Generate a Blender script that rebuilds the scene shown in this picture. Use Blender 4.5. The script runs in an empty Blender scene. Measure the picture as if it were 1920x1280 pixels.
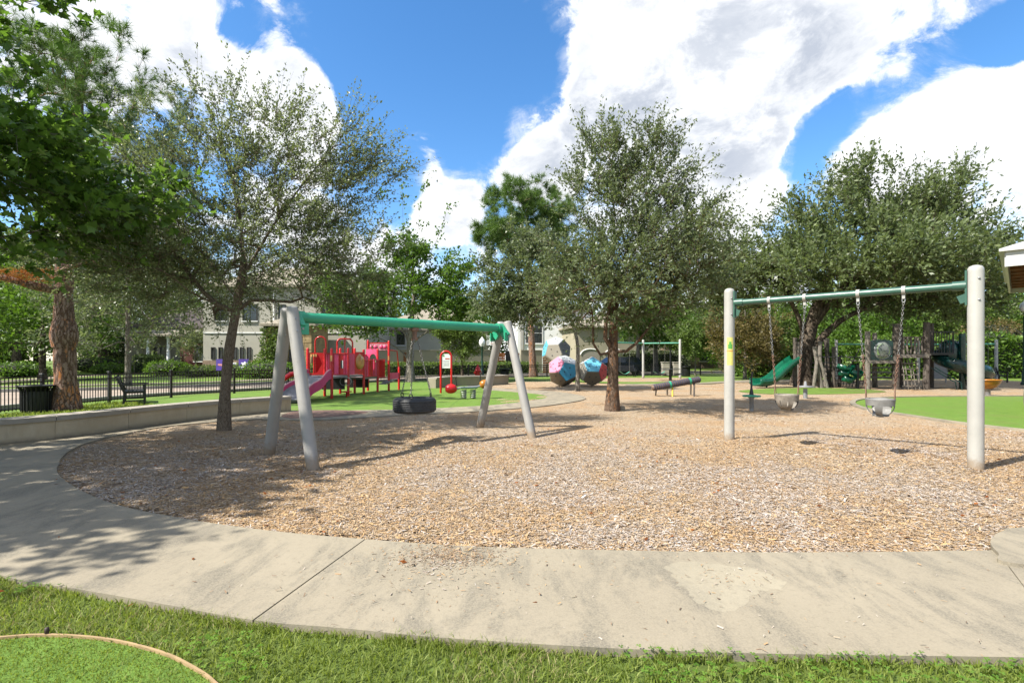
import bpy, bmesh, math, random
import numpy as np
from math import sin, cos, pi, radians, sqrt, atan2
from mathutils import Vector, Matrix

# ------------------------------------------------------------------ camera, world, sun
SC = bpy.context.scene
COL = SC.collection
CAM_H, FPX, HORIZON = 1.46, 950.0, 671.0      # eye height, focal length and eye level measured in the 1920 px photograph
cam_data = bpy.data.cameras.new("camera")
cam = bpy.data.objects.new("camera", cam_data); COL.objects.link(cam)
cam.location = (0, 0, CAM_H); cam.rotation_euler = (radians(90), 0, 0)
cam_data.sensor_width = 36.0; cam_data.lens = 36.0 * FPX / 1920.0
cam_data.shift_y = (HORIZON - 640.0) / 1920.0
cam_data.clip_start = 0.05; cam_data.clip_end = 2000
SC.camera = cam
SUN_EL = radians(47.5); SUN_H = Vector((0.889, 0.458, 0)).normalized()   # where the light travels
sun_data = bpy.data.lights.new("sun", 'SUN'); sun_data.energy = 4.0; sun_data.angle = radians(0.53)
sun_data.color = (1.0, 0.95, 0.86)
sun = bpy.data.objects.new("sun", sun_data); COL.objects.link(sun)
sun.rotation_euler = (SUN_H * cos(SUN_EL) + Vector((0, 0, -sin(SUN_EL)))).to_track_quat('-Z', 'Y').to_euler()
SC.view_settings.view_transform = 'Standard'; SC.view_settings.look = 'None'
SC.view_settings.exposure = 1.48; SC.view_settings.gamma = 1.0
SC.render.engine = 'CYCLES'
SC.cycles.max_bounces = 6; SC.cycles.transparent_max_bounces = 6
SC.cycles.diffuse_bounces = 3; SC.cycles.glossy_bounces = 2; SC.cycles.transmission_bounces = 3

def photo_dir(x, y):
    return Vector(((x - 960) / FPX, 1, (HORIZON - y) / FPX)).normalized()

class NT:
    """small helper to write node graphs"""
    def __init__(s, tree): s.t = tree; s.n = tree.nodes; s.l = tree.links
    def node(s, typ, **kw):
        nd = s.n.new(typ)
        for k, v in kw.items(): setattr(nd, k, v)
        return nd
    def put(s, sock, v):
        if v is None: return
        if isinstance(v, bpy.types.NodeSocket): s.l.new(v, sock)
        else: sock.default_value = v
    def math(s, op, a, b=None, c=None, clamp=False):
        nd = s.node('ShaderNodeMath', operation=op, use_clamp=clamp)
        for i, v in enumerate((a, b, c)): s.put(nd.inputs[i], v) if v is not None else None
        return nd.outputs[0]
    def vmath(s, op, a, b=None, out=0):
        nd = s.node('ShaderNodeVectorMath', operation=op)
        s.put(nd.inputs[0], a)
        if b is not None: s.put(nd.inputs[1], b)
        return nd.outputs[out]
    def noise(s, vec, scale, detail=4, rough=0.5, dist=0.0, out=0):
        nd = s.node('ShaderNodeTexNoise')
        if vec is not None: s.l.new(vec, nd.inputs['Vector'])
        nd.inputs['Scale'].default_value = scale; nd.inputs['Detail'].default_value = detail
        nd.inputs['Roughness'].default_value = rough; nd.inputs['Distortion'].default_value = dist
        return nd.outputs[out]
    def vor(s, vec, scale, feature='F1', rnd=1.0):
        nd = s.node('ShaderNodeTexVoronoi', feature=feature)
        if vec is not None: s.l.new(vec, nd.inputs['Vector'])
        nd.inputs['Scale'].default_value = scale; nd.inputs['Randomness'].default_value = rnd
        return nd
    def map(s, v, a, b, c=0.0, d=1.0, smooth=True):
        nd = s.node('ShaderNodeMapRange', interpolation_type='SMOOTHSTEP' if smooth else 'LINEAR')
        s.put(nd.inputs[0], v)
        for i, k in enumerate((a, b, c, d)): nd.inputs[i + 1].default_value = k
        return nd.outputs[0]
    def mix(s, f, a, b, blend='MIX'):
        nd = s.node('ShaderNodeMix', data_type='RGBA', blend_type=blend)
        s.put(nd.inputs[0], f)
        for i, v in ((6, a), (7, b)):
            if isinstance(v, tuple) and len(v) == 3: v = v + (1.0,)
            s.put(nd.inputs[i], v)
        return nd.outputs[2]
    def ramp(s, f, stops, interp='LINEAR'):
        nd = s.node('ShaderNodeValToRGB'); s.put(nd.inputs[0], f)
        cr = nd.color_ramp; cr.interpolation = interp
        while len(cr.elements) > len(stops): cr.elements.remove(cr.elements[-1])
        while len(cr.elements) < len(stops): cr.elements.new(0.5)
        for e, (p, c) in zip(cr.elements, stops): e.position = p; e.color = tuple(c) + (1.0,) if len(c) == 3 else c
        return nd.outputs[0]
    def bump(s, h, strength=0.3, dist=0.02):
        nd = s.node('ShaderNodeBump'); nd.inputs['Strength'].default_value = strength
        nd.inputs['Distance'].default_value = dist; s.l.new(h, nd.inputs['Height'])
        return nd.outputs[0]

world = bpy.data.worlds.new("World"); SC.world = world; world.use_nodes = True
W = NT(world.node_tree)
for nd in list(W.n): W.n.remove(nd)
sky = W.node('ShaderNodeTexSky', sky_type='NISHITA')
sky.sun_disc = False; sky.sun_elevation = SUN_EL; sky.sun_rotation = atan2(-SUN_H.x, -SUN_H.y)
sky.air_density = 1.0; sky.dust_density = 0.3; sky.ozone_density = 3.0
tc = W.node('ShaderNodeTexCoord')
wdir = W.vmath('NORMALIZE', tc.outputs['Generated'])
flat = W.vmath('MULTIPLY', wdir, (1.0, 1.0, 1.45))
def cloud_noise(vec):
    d_ = W.noise(vec, 2.6, 12, 0.6, 0.3); f_ = W.noise(vec, 7.5, 13, 0.68, 0.45)
    return W.math('ADD', d_, W.math('MULTIPLY', W.math('SUBTRACT', f_, 0.5), 0.80))
base_n = cloud_noise(flat)
lit_n = cloud_noise(W.vmath('ADD', flat, (-0.035, -0.02, 0.06)))      # the same field a step towards the sun
acc = base_n
blobs = [  # (x, y, radius in degrees, weight): open sky between the cumulus banks, and the banks themselves
    (690, 40, 9, -.26), (800, 120, 11, -.30), (930, 40, 9, -.24), (950, 170, 8, -.28), (770, 240, 8, -.30), (880, 260, 5, -.16), (720, 330, 6, -.24), (1020, 110, 4, -.10),
    (1500, 300, 2.4, -.26), (1535, 250, 2.6, -.28), (1590, 208, 2.6, -.24), (1660, 180, 2.0, -.12), (1745, 140, 2.2, -.14), (1850, 85, 2.6, -.20), (1900, 60, 2.8, -.20), (1640, 330, 6, .14), (1420, 290, 5, .12), (455, 35, 3, -.18), (275, 60, 3, -.16), (130, 20, 3, -.12),
    (785, 292, 3.8, .46), (845, 385, 5, .26), (1010, 300, 6, .20), (1110, 215, 4, .14), (1250, 80, 13, .18), (1420, 160, 10, .18), (1640, 40, 9, .18), (430, 110, 9, .18), (575, 160, 4, .16),
    (1740, 260, 8, .22), (1290, 330, 12, .16), (150, 60, 7, .12), (560, 330, 6, .10), (1870, 180, 6, .16)]
for (bx_, by_, r_, w_) in blobs:
    dt = W.vmath('DOT_PRODUCT', wdir, tuple(photo_dir(bx_, by_)), out=1)
    acc = W.math('ADD', acc, W.map(dt, cos(radians(r_)), 1.0, 0.0, w_))
mask = W.map(acc, 0.43, 0.59)
wisp = W.math('MULTIPLY', W.map(acc, 0.30, 0.50), W.map(W.noise(flat, 5.0, 9, 0.7, 0.8), 0.42, 0.75))
mask = W.math('MAXIMUM', mask, W.math('MULTIPLY', wisp, 0.8))
thick = W.map(acc, 0.50, 0.78)
side = W.map(W.math('SUBTRACT', lit_n, base_n), -0.10, 0.16)
broad = W.map(W.noise(W.vmath('ADD', flat, (3.1, 1.7, 0.4)), 2.4, 5, 0.5, 0.3), 0.36, 0.66)
shadow = W.math('MULTIPLY', thick, W.math('ADD', W.math('MULTIPLY', side, 0.75), W.math('MULTIPLY', broad, 0.55)), None, True)
cloud_col = W.mix(shadow, (0.455, 0.46, 0.465), (0.215, 0.236, 0.276))
hsv = W.node('ShaderNodeHueSaturation'); hsv.inputs['Saturation'].default_value = 1.24; hsv.inputs['Value'].default_value = 0.092
W.l.new(sky.outputs[0], hsv.inputs['Color'])
wcol = W.mix(mask, hsv.outputs[0], cloud_col)
bg = W.node('ShaderNodeBackground'); bg.inputs['Strength'].default_value = 1.0
W.l.new(wcol, bg.inputs['Color'])
wo = W.node('ShaderNodeOutputWorld'); W.l.new(bg.outputs[0], wo.inputs[0])

# ------------------------------------------------------------------ helpers
RNG = np.random.default_rng(7)
random.seed(7)
def gp(x, y, z=0.0):
    """ground point seen at a pixel of the 1920 px photograph"""
    d = FPX * (CAM_H - z) / (y - HORIZON)
    return (x - 960) / FPX * d, d
def pz(y, d): return CAM_H + (HORIZON - y) / FPX * d
def pxx(x, d): return (x - 960) / FPX * d

def tag(o, label, cat, group=None, kind=None):
    o["label"] = label; o["category"] = cat
    if group: o["group"] = group
    if kind: o["kind"] = kind
    return o
def thing(name, label, cat, loc=(0, 0, 0), rz=0.0, group=None):
    o = bpy.data.objects.new(name, None); COL.objects.link(o)
    o.location = loc; o.rotation_euler = (0, 0, rz); o.empty_display_size = 0.1
    return tag(o, label, cat, group)
def link(name, me, mat, parent=None):
    o = bpy.data.objects.new(name, me); COL.objects.link(o)
    if mat is not None and len(me.materials) == 0: me.materials.append(mat)
    if parent is not None: o.parent = parent
    return o
def copy_tree(o, parent=None):
    c = o.copy(); COL.objects.link(c); c.parent = parent
    for ch in list(o.children): copy_tree(ch, c)
    return c
def np_mesh(name, V, F, smooth=False, face_attr=None):
    """V (n,3) array, F (m,k) array of k-gons"""
    me = bpy.data.meshes.new(name)
    V = np.asarray(V, np.float32); F = np.asarray(F, np.int32)
    m, k = F.shape
    me.vertices.add(len(V)); me.vertices.foreach_set('co', V.ravel())
    me.loops.add(m * k); me.loops.foreach_set('vertex_index', F.ravel())
    me.polygons.add(m); me.polygons.foreach_set('loop_start', np.arange(0, m * k, k, dtype=np.int32))
    me.polygons.foreach_set('loop_total', np.full(m, k, np.int32))
    if smooth: me.polygons.foreach_set('use_smooth', np.ones(m, bool))
    me.update(calc_edges=True)
    if face_attr is not None:
        a = me.attributes.new('tint', 'FLOAT', 'FACE'); a.data.foreach_set('value', np.asarray(face_attr, np.float32))
    return me

class MB:
    """collects simple shapes into ONE mesh (one part)"""
    def __init__(s): s.v = []; s.f = []; s.sm = []
    def add(s, vs, fs, smooth=False):
        o = len(s.v); s.v += [tuple(v) for v in vs]
        for f in fs: s.f.append([i + o for i in f]); s.sm.append(smooth)
        return s
    def box(s, c, size, rz=0.0, M=None, bev=0.0):
        x, y, z = [k / 2 for k in size]
        if bev > 0:
            b = min(bev, x * .6, y * .6, z * .6)
            pts = []
            for zz, ins in ((-z, b), (-z + b, 0), (z - b, 0), (z, b)):
                for (px, py) in ((-x + ins, -y + ins + (b if not ins else 0)), (-x + ins + (b if not ins else 0), -y + ins), (x - ins - (b if not ins else 0), -y + ins), (x - ins, -y + ins + (b if not ins else 0)),
                                 (x - ins, y - ins - (b if not ins else 0)), (x - ins - (b if not ins else 0), y - ins), (-x + ins + (b if not ins else 0), y - ins), (-x + ins, y - ins - (b if not ins else 0))):
                    pts.append((px, py, zz))
            fs = [list(range(7, -1, -1)), list(range(24, 32))]
            for r in range(3):
                for i in range(8): fs.append([r * 8 + i, r * 8 + (i + 1) % 8, r * 8 + 8 + (i + 1) % 8, r * 8 + 8 + i])
        else:
            pts = [(-x, -y, -z), (x, -y, -z), (x, y, -z), (-x, y, -z), (-x, -y, z), (x, -y, z), (x, y, z), (-x, y, z)]
            fs = [(3, 2, 1, 0), (4, 5, 6, 7), (0, 1, 5, 4), (1, 2, 6, 5), (2, 3, 7, 6), (3, 0, 4, 7)]
        if M is None: M = Matrix.Rotation(rz, 4, 'Z')
        M = Matrix.Translation(c) @ M.to_4x4()
        return s.add([M @ Vector(p) for p in pts], fs)
    def beam(s, p0, p1, w, h, up=(0, 0, 1), bev=0.0):
        p0, p1 = Vector(p0), Vector(p1); d = p1 - p0; L = d.length; d.normalize()
        upv = Vector(up)
        if abs(d.dot(upv)) > .98: upv = Vector((0, 1, 0))
        sd = d.cross(upv).normalized(); u2 = sd.cross(d)
        M = Matrix((d, sd, u2)).transposed()
        return s.box((p0 + p1) / 2, (L, w, h), M=M, bev=bev)
    def tube(s, pts, r, n=8, caps=True, closed=False, smooth=True):
        P = [Vector(p) for p in pts]; m = len(P)
        R = r if hasattr(r, '__len__') else [r] * m
        vs = []; prev = None
        for i in range(m):
            if closed: t = P[(i + 1) % m] - P[i - 1]
            else: t = P[min(i + 1, m - 1)] - P[max(i - 1, 0)]
            if t.length < 1e-9: t = Vector((0, 0, 1))
            t.normalize()
            if prev is None:
                a = Vector((0, 0, 1)) if abs(t.z) < .9 else Vector((1, 0, 0))
                u = t.cross(a).normalized()
            else:
                u = prev - t * prev.dot(t)
                u = u.normalized() if u.length > 1e-6 else t.orthogonal().normalized()
            prev = u; w = t.cross(u)
            for k in range(n):
                a = 2 * pi * k / n
                vs.append(P[i] + (u * cos(a) + w * sin(a)) * R[i])
        fs = []
        for i in range(m if closed else m - 1):
            j = (i + 1) % m
            for k in range(n): fs.append((i * n + k, i * n + (k + 1) % n, j * n + (k + 1) % n, j * n + k))
        s.add(vs, fs, smooth)
        if caps and not closed:
            s.add(vs[:n], [list(range(n - 1, -1, -1))]); s.add(vs[-n:], [list(range(n))])
        return s
    def lathe(s, prof, n=20, M=None, smooth=True, a0=0.0, a1=2 * pi):
        """prof: list of (r, z)"""
        M = M or Matrix.Identity(4); full = abs(a1 - a0 - 2 * pi) < 1e-6
        cols = n if full else n + 1; vs = []
        for (r, z) in prof:
            for k in range(cols):
                a = a0 + (a1 - a0) * k / n
                vs.append(M @ Vector((r * cos(a), r * sin(a), z)))
        fs = []
        for i in range(len(prof) - 1):
            for k in range(n if full else n):
                k2 = (k + 1) % cols
                fs.append((i * cols + k, i * cols + k2, (i + 1) * cols + k2, (i + 1) * cols + k))
        return s.add(vs, fs, smooth)
    def sphere(s, c, r, n=12, sc=(1, 1, 1)):
        prof = [(max(1e-4, r * sin(pi * i / (n // 2 + 2))), -r * cos(pi * i / (n // 2 + 2))) for i in range(n // 2 + 3)]
        return s.lathe(prof, n, Matrix.Translation(c) @ Matrix.Diagonal((*sc, 1)))
    def prism(s, poly, z0, z1):
        """poly: convex or simple outline (x, y), counter-clockwise"""
        n = len(poly)
        vs = [(x, y, z0) for x, y in poly] + [(x, y, z1) for x, y in poly]
        s.add(vs, [(i, (i + 1) % n, n + (i + 1) % n, n + i) for i in range(n)])
        s.add([(x, y, z1) for x, y in poly], [list(range(n))]); s.add([(x, y, z0) for x, y in poly], [list(range(n - 1, -1, -1))])
        return s
    def plate(s, poly, M, t):
        """flat outline (x, y) of thickness t placed by matrix M, the outline lying in its local XY plane"""
        n = len(poly)
        vs = [M @ Vector((x, y, -t / 2)) for x, y in poly] + [M @ Vector((x, y, t / 2)) for x, y in poly]
        return s.add(vs, [list(range(n - 1, -1, -1)), list(range(n, 2 * n))] + [(i, (i + 1) % n, n + (i + 1) % n, n + i) for i in range(n)])
    def build(s, name, mat, parent=None, world=False):
        V = s.v
        if world and parent is not None:
            Mi = Matrix.Identity(4); q = parent
            while q is not None: Mi = Matrix.Translation(q.location) @ Matrix.Rotation(q.rotation_euler.z, 4, 'Z') @ Mi; q = q.parent
            Mi.invert()
            V = [tuple(Mi @ Vector(v)) for v in V]
        me = bpy.data.meshes.new(name); me.from_pydata(V, [], s.f)
        me.polygons.foreach_set('use_smooth', s.sm); me.update()
        return link(name, me, mat, parent)

def catmull(pts, per=8, closed=False):
    P = [np.array(p, float) for p in pts]; n = len(P); out = []
    rng = range(n) if closed else range(n - 1)
    for i in rng:
        p1, p2 = P[i], P[(i + 1) % n]
        p0 = P[i - 1] if (closed or i > 0) else 2 * p1 - p2
        p3 = P[(i + 2) % n] if (closed or i + 2 < n) else 2 * p2 - p1
        for k in range(per):
            t = k / per
            out.append(0.5 * ((2 * p1) + (-p0 + p2) * t + (2 * p0 - 5 * p1 + 4 * p2 - p3) * t * t + (-p0 + 3 * p1 - 3 * p2 + p3) * t ** 3))
    if not closed: out.append(P[-1])
    return [tuple(p) for p in out]
def resample(pts, n):
    P = np.array(pts, float); s = np.r_[0, np.cumsum(np.linalg.norm(np.diff(P, axis=0), axis=1))]
    t = np.linspace(0, s[-1], n)
    return np.stack([np.interp(t, s, P[:, i]) for i in range(P.shape[1])], 1)
def sheet(name, outline, z, mat, thick=0.0, parent=None):
    """flat ground sheet (or slab) of any outline"""
    bm = bmesh.new()
    vs = [bm.verts.new((x, y, z)) for x, y in outline]
    f = bm.faces.new(vs); bm.normal_update()
    if f.normal.z < 0: f.normal_flip()
    if thick > 0:
        top = f
        r = bmesh.ops.extrude_face_region(bm, geom=[f])
        for e in r['geom']:
            if isinstance(e, bmesh.types.BMVert): e.co.z -= thick
    bmesh.ops.triangulate(bm, faces=[f for f in bm.faces if len(f.verts) > 4])
    bmesh.ops.recalc_face_normals(bm, faces=bm.faces)
    me = bpy.data.meshes.new(name); bm.to_mesh(me); bm.free()
    if thick == 0 and len(me.polygons) and me.polygons[0].normal.z < 0: me.flip_normals()
    return link(name, me, mat, parent)
def inside(P, poly):
    x, y = P[:, 0], P[:, 1]; c = np.zeros(len(P), bool); n = len(poly)
    for i in range(n):
        x1, y1 = poly[i]; x2, y2 = poly[i - 1]
        k = ((y1 > y) != (y2 > y)) & (x < (x2 - x1) * (y - y1) / (y2 - y1 + 1e-12) + x1)
        c ^= k
    return c
def vnoise(P, scale, seed=0):
    """smooth value noise on (n,2) points"""
    g = np.random.default_rng(seed).random((64, 64)); q = P * scale
    i = np.floor(q).astype(int); f = q - i; f = f * f * (3 - 2 * f)
    a = g[i[:, 0] % 64, i[:, 1] % 64]; b = g[(i[:, 0] + 1) % 64, i[:, 1] % 64]
    c = g[i[:, 0] % 64, (i[:, 1] + 1) % 64]; d = g[(i[:, 0] + 1) % 64, (i[:, 1] + 1) % 64]
    return (a * (1 - f[:, 0]) + b * f[:, 0]) * (1 - f[:, 1]) + (c * (1 - f[:, 0]) + d * f[:, 0]) * f[:, 1]
def unit(V): return V / np.maximum(np.linalg.norm(V, axis=-1, keepdims=True), 1e-9)

# ------------------------------------------------------------------ materials
KP, KL, KG = .70, .62, .66      # base colours of built things, foliage and ground kept at daylight-real values
def dim(c, k): return tuple(x * k for x in c)
def base_mat(name, rough=0.6, metal=0.0, spec=0.5):
    m = bpy.data.materials.new(name); m.use_nodes = True
    b = m.node_tree.nodes['Principled BSDF']
    b.inputs['Roughness'].default_value = rough; b.inputs['Metallic'].default_value = metal
    b.inputs['Specular IOR Level'].default_value = spec
    return m, NT(m.node_tree), b
def paint(name, c, rough=0.45, metal=0.0, var=0.12, scale=3.0, bump=0.0, bscale=40, spec=0.5, dirt=0.0, splash=0.0):
    """a colour with slight uneven fading, optional dirt and relief"""
    if min(c) < .6: c = dim(c, KP)                    # white paint stays white
    m, t, b = base_mat(name, rough, metal, spec)
    co = t.node('ShaderNodeTexCoord').outputs['Object']
    n = t.noise(co, scale, 5, 0.6)
    lo = tuple(k * (1 - var) for k in c); hi = tuple(min(1, k * (1 + var)) for k in c)
    col = t.mix(t.map(n, .3, .7), lo, hi)
    if dirt > 0:
        n2 = t.noise(co, scale * 2.7, 8, 0.7)
        col = t.mix(t.math('MULTIPLY', t.map(n2, .52, .75), dirt), col, (c[0] * .35 + .02, c[1] * .32 + .015, c[2] * .28 + .01))
    if splash > 0:                                    # soil splashed up from the ground and a few scuffs
        z = t.node('ShaderNodeSeparateXYZ'); t.l.new(t.node('ShaderNodeNewGeometry').outputs['Position'], z.inputs[0])
        edge = t.math('ADD', z.outputs[2], t.math('MULTIPLY', t.noise(co, 14, 6, .7), -splash))
        col = t.mix(t.map(edge, .06, -.10, 0, .75), col, (.20, .135, .075))
        sc = t.noise(t.vmath('MULTIPLY', co, (18, 18, 3)), 2.2, 7, .75)
        col = t.mix(t.map(sc, .64, .76, 0, .35), col, (.17, .15, .13))
    t.l.new(col, b.inputs['Base Color'])
    t.l.new(t.map(t.noise(co, scale * 5, 3), .2, .8, max(0, rough - .08), min(1, rough + .1)), b.inputs['Roughness'])
    if bump: t.l.new(t.bump(t.noise(co, bscale, 6, .65), bump, .01), b.inputs['Normal'])
    return m
def leaf_mat(name, dark, mid, light, trans=0.35, rough=0.45, spec=0.4):
    dark, mid, light = dim(dark, KL), dim(mid, KL), dim(light, KL)
    m, t, b = base_mat(name, rough, 0, spec)
    a = t.node('ShaderNodeAttribute', attribute_name='tint').outputs['Fac']
    col = t.ramp(a, [(0, dark), (.5, mid), (1, light)])
    t.l.new(col, b.inputs['Base Color'])
    tr = t.node('ShaderNodeBsdfTranslucent')
    t.l.new(t.mix(0.5, col, (mid[0] * 1.5, mid[1] * 1.5, mid[2] * .6)), tr.inputs['Color'])
    mx = t.node('ShaderNodeMixShader'); mx.inputs[0].default_value = trans
    t.l.new(b.outputs[0], mx.inputs[1]); t.l.new(tr.outputs[0], mx.inputs[2])
    t.l.new(mx.outputs[0], m.node_tree.nodes['Material Output'].inputs[0])
    return m
def bark_mat(name, c_dark, c_mid, c_light, sx=9.0, sz=2.2, strength=0.9, patches=None):
    c_dark, c_mid, c_light = dim(c_dark, .75), dim(c_mid, .75), dim(c_light, .75)
    if patches: patches = dim(patches, .75)
    m, t, b = base_mat(name, 0.9, 0, 0.15)
    co = t.node('ShaderNodeTexCoord').outputs['Object']
    st = t.vmath('MULTIPLY', co, (sx, sx, sz))
    wob = t.vmath('ADD', st, t.vmath('MULTIPLY', t.noise(co, 6, 6, .7, out=1), (2.2, 2.2, 1.6)))
    v = t.vor(wob, 1.0, 'DISTANCE_TO_EDGE').outputs['Distance']
    n = t.noise(st, 1.6, 8, .7)
    h = t.math('ADD', t.math('MULTIPLY', t.map(v, 0, .16), .55), t.math('MULTIPLY', n, .85))
    col = t.ramp(h, [(.18, c_dark), (.5, c_mid), (1, c_light)])
    if patches:
        col = t.mix(t.math('MULTIPLY', t.map(t.noise(st, .55, 3), .5, .62), t.map(v, .08, .2)), col, patches)
    t.l.new(col, b.inputs['Base Color'])
    t.l.new(t.bump(h, strength, .04), b.inputs['Normal'])
    return m

M = {}
M['post'] = paint('cream_powder_coat', (.35, .335, .31), .48, var=.08, scale=2.0, dirt=.22, splash=.30)
M['post2'] = paint('ivory_powder_coat', (.44, .43, .395), .45, var=.07, scale=2.0, dirt=.16, splash=.26)
M['green'] = paint('jade_green_paint', (.03, .36, .20), .33, var=.10, scale=2.5, dirt=.1)
M['green2'] = paint('grey_green_paint', (.045, .125, .09), .35, var=.10, scale=2.5)
M['green3'] = paint('sea_green_paint', (.10, .38, .25), .4, var=.1)
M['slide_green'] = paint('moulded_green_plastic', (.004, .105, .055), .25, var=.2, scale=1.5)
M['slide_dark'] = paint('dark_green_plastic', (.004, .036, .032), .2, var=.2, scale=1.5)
M['rubber'] = paint('worn_black_rubber', (.028, .030, .034), .6, var=.35, scale=6, bump=.3, bscale=60)
M['rubber_rib'] = M['rubber']
M['chain'] = paint('galvanised_chain', (.30, .29, .275), .42, metal=.8, var=.2, scale=20)
M['chain_rust'] = paint('sleeved_chain', (.22, .12, .08), .55, metal=.2, var=.3, scale=20)
M['steel'] = paint('galvanised_steel', (.36, .37, .38), .45, metal=.5, var=.15, scale=6)
M['bucket'] = paint('faded_grey_rubber', (.21, .205, .195), .55, var=.2, scale=7, dirt=.5)
M['bucket_brown'] = paint('stained_grey_rubber', (.22, .19, .155), .6, var=.3, scale=7, dirt=.9)
M['black'] = paint('black_metal', (.012, .012, .013), .4, var=.2)
M['black_bin'] = paint('black_bin_plastic', (.009, .009, .010), .5, var=.3, scale=5)
M['red'] = paint('bright_red_paint', (.62, .012, .010), .3, var=.1, scale=3)
M['red_panel'] = paint('red_plastic', (.70, .010, .014), .35, var=.08, scale=2)
M['pink'] = paint('faded_pink_plastic', (.80, .075, .20), .4, var=.12, scale=3)
M['pink_light'] = paint('pale_pink_plastic', (.72, .30, .33), .45, var=.1, scale=3)
M['magenta'] = paint('magenta_plastic', (.70, .03, .24), .35, var=.1, scale=3)
M['bubble'] = paint('amber_acrylic', (.72, .36, .12), .15, var=.2, scale=3)
M['grey_plastic'] = paint('grey_plastic', (.24, .24, .25), .5, var=.15, scale=6)
M['yellow'] = paint('yellow_plastic', (.70, .50, .02), .4, var=.1)
M['orange_bowl'] = paint('amber_plastic', (.45, .17, .015), .3, var=.2, scale=5)
M['white'] = paint('white_paint', (.78, .78, .76), .5, var=.05)
M['sign_white'] = paint('sign_face', (.66, .70, .66), .5, var=.08, scale=8)
M['sign_red'] = paint('sign_red_print', (.55, .10, .09), .5)
M['sign_green'] = paint('sign_green_print', (.10, .36, .06), .5)
M['sign_yellow'] = paint('sign_yellow_print', (.72, .66, .18), .5, var=.08, scale=20)
M['orange'] = paint('orange_print', (.7, .18, .04), .5)
M['purple'] = paint('purple_sign', (.10, .05, .38), .5)
M['stucco'] = paint('cream_stucco', (.46, .44, .37), .9, var=.06, scale=.6, bump=.3, bscale=30, spec=.2)
M['stucco2'] = paint('tan_stucco', (.40, .36, .26), .9, var=.07, scale=.5, bump=.3, bscale=30, spec=.2)
M['stucco_white'] = paint('white_stucco', (.62, .62, .60), .9, var=.05, scale=.5, spec=.2)
M['stucco_grey'] = paint('greige_stucco', (.34, .31, .26), .9, var=.07, scale=.5, spec=.2)
M['brick'] = paint('tan_brick', (.27, .19, .13), .9, var=.25, scale=9, bump=.4, bscale=20)
M['brick_red'] = paint('dark_red_brick', (.10, .028, .020), .9, var=.35, scale=8, bump=.4, bscale=20)
M['stone'] = paint('honey_stone', (.36, .26, .13), .9, var=.3, scale=2.5, bump=.5, bscale=8)
M['roof'] = paint('pale_shingle', (.33, .29, .22), .9, var=.15, scale=4, bump=.4, bscale=14)
M['roof_dark'] = paint('dark_shingle', (.075, .058, .055), .9, var=.2, scale=4, bump=.4, bscale=14)
M['glass'] = paint('dark_window_glass', (.018, .022, .024), .12, var=.4, scale=.8, spec=.8)
M['frame'] = paint('dark_window_frame', (.035, .033, .03), .5)
M['wood'] = paint('brown_cedar', (.24, .085, .022), .6, var=.3, scale=6)
M['wood_dark'] = paint('stained_soffit_wood', (.20, .075, .025), .55, var=.35, scale=5)
M['fascia'] = paint('white_fascia', (.60, .60, .59), .5, var=.04)
M['gate_wood'] = paint('orange_cedar', (.42, .13, .03), .6, var=.25, scale=5)
M['purple_pad'] = paint('violet_grey_rubber', (.060, .055, .085), .55, var=.3, scale=8, bump=.3)
M['log_brown'] = paint('log_underside', (.17, .11, .075), .7, var=.3, scale=8)
M['bronze'] = paint('dark_edging_stake', (.04, .02, .012), .6)
M['edging'] = paint('tan_edging_board', (.42, .29, .15), .7, var=.15, scale=8)
M['hydrant'] = paint('hydrant_red', (.60, .012, .01), .35, var=.12, scale=4)
M['lamp_green'] = paint('dark_green_iron', (.008, .05, .035), .4, var=.2)
M['globe'] = paint('lamp_glass', (.72, .74, .74), .2, var=.05)
M['car'] = paint('dark_blue_car_paint', (.012, .020, .035), .2, var=.1, spec=.7)
M['chrome'] = paint('wheel_alloy', (.4, .4, .4), .3, metal=.8)
M['grip'] = paint('dark_hand_grip', (.045, .05, .06), .6)
M['d_beige'] = paint('beige_panel', (.38, .35, .29), .55, var=.06, scale=2)
M['d_brown'] = paint('taupe_panel', (.21, .17, .115), .55, var=.06, scale=2)
M['d_blue'] = paint('turquoise_panel', (.035, .31, .50), .45, var=.06, scale=2)
M['d_sky'] = paint('sky_blue_panel', (.13, .48, .66), .45, var=.06, scale=2)
M['d_pink'] = paint('pink_panel', (.70, .20, .33), .5, var=.06, scale=2)
M['d_white'] = paint('pale_grey_panel', (.52, .54, .55), .5, var=.06, scale=2)
M['d_dark'] = paint('charcoal_panel', (.10, .11, .11), .55, var=.06, scale=2)
M['d_red'] = paint('coral_panel', (.60, .06, .07), .5, var=.06, scale=2)
M['concrete_wall'] = paint('stained_concrete', (.40, .36, .30), .85, var=.12, scale=2.2, bump=.3, bscale=50, dirt=.35)
M['bark_elm'] = bark_mat('elm_bark', (.07, .05, .033), (.15, .112, .078), (.24, .19, .14), 34, 11, .6)
M['bark_grey'] = bark_mat('grey_bark', (.06, .05, .04), (.15, .13, .105), (.28, .25, .21), 12, 4, .6)
M['bark_oak'] = bark_mat('oak_bark', (.025, .018, .012), (.075, .055, .040), (.15, .12, .09), 7, 2.2, .9)
M['bark_pine'] = bark_mat('pine_bark', (.04, .024, .018), (.21, .12, .082), (.35, .24, .19), 13.0, 2.6, 1.0, patches=(.50, .20, .07))
M['bark_red'] = bark_mat('peeling_bark', (.05, .032, .022), (.12, .078, .052), (.20, .14, .10), 26, 8, .7, patches=(.26, .115, .045))
M['timber'] = bark_mat('weathered_timber', (.07, .058, .047), (.17, .145, .118), (.28, .25, .215), 30, 2.6, .5)
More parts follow.
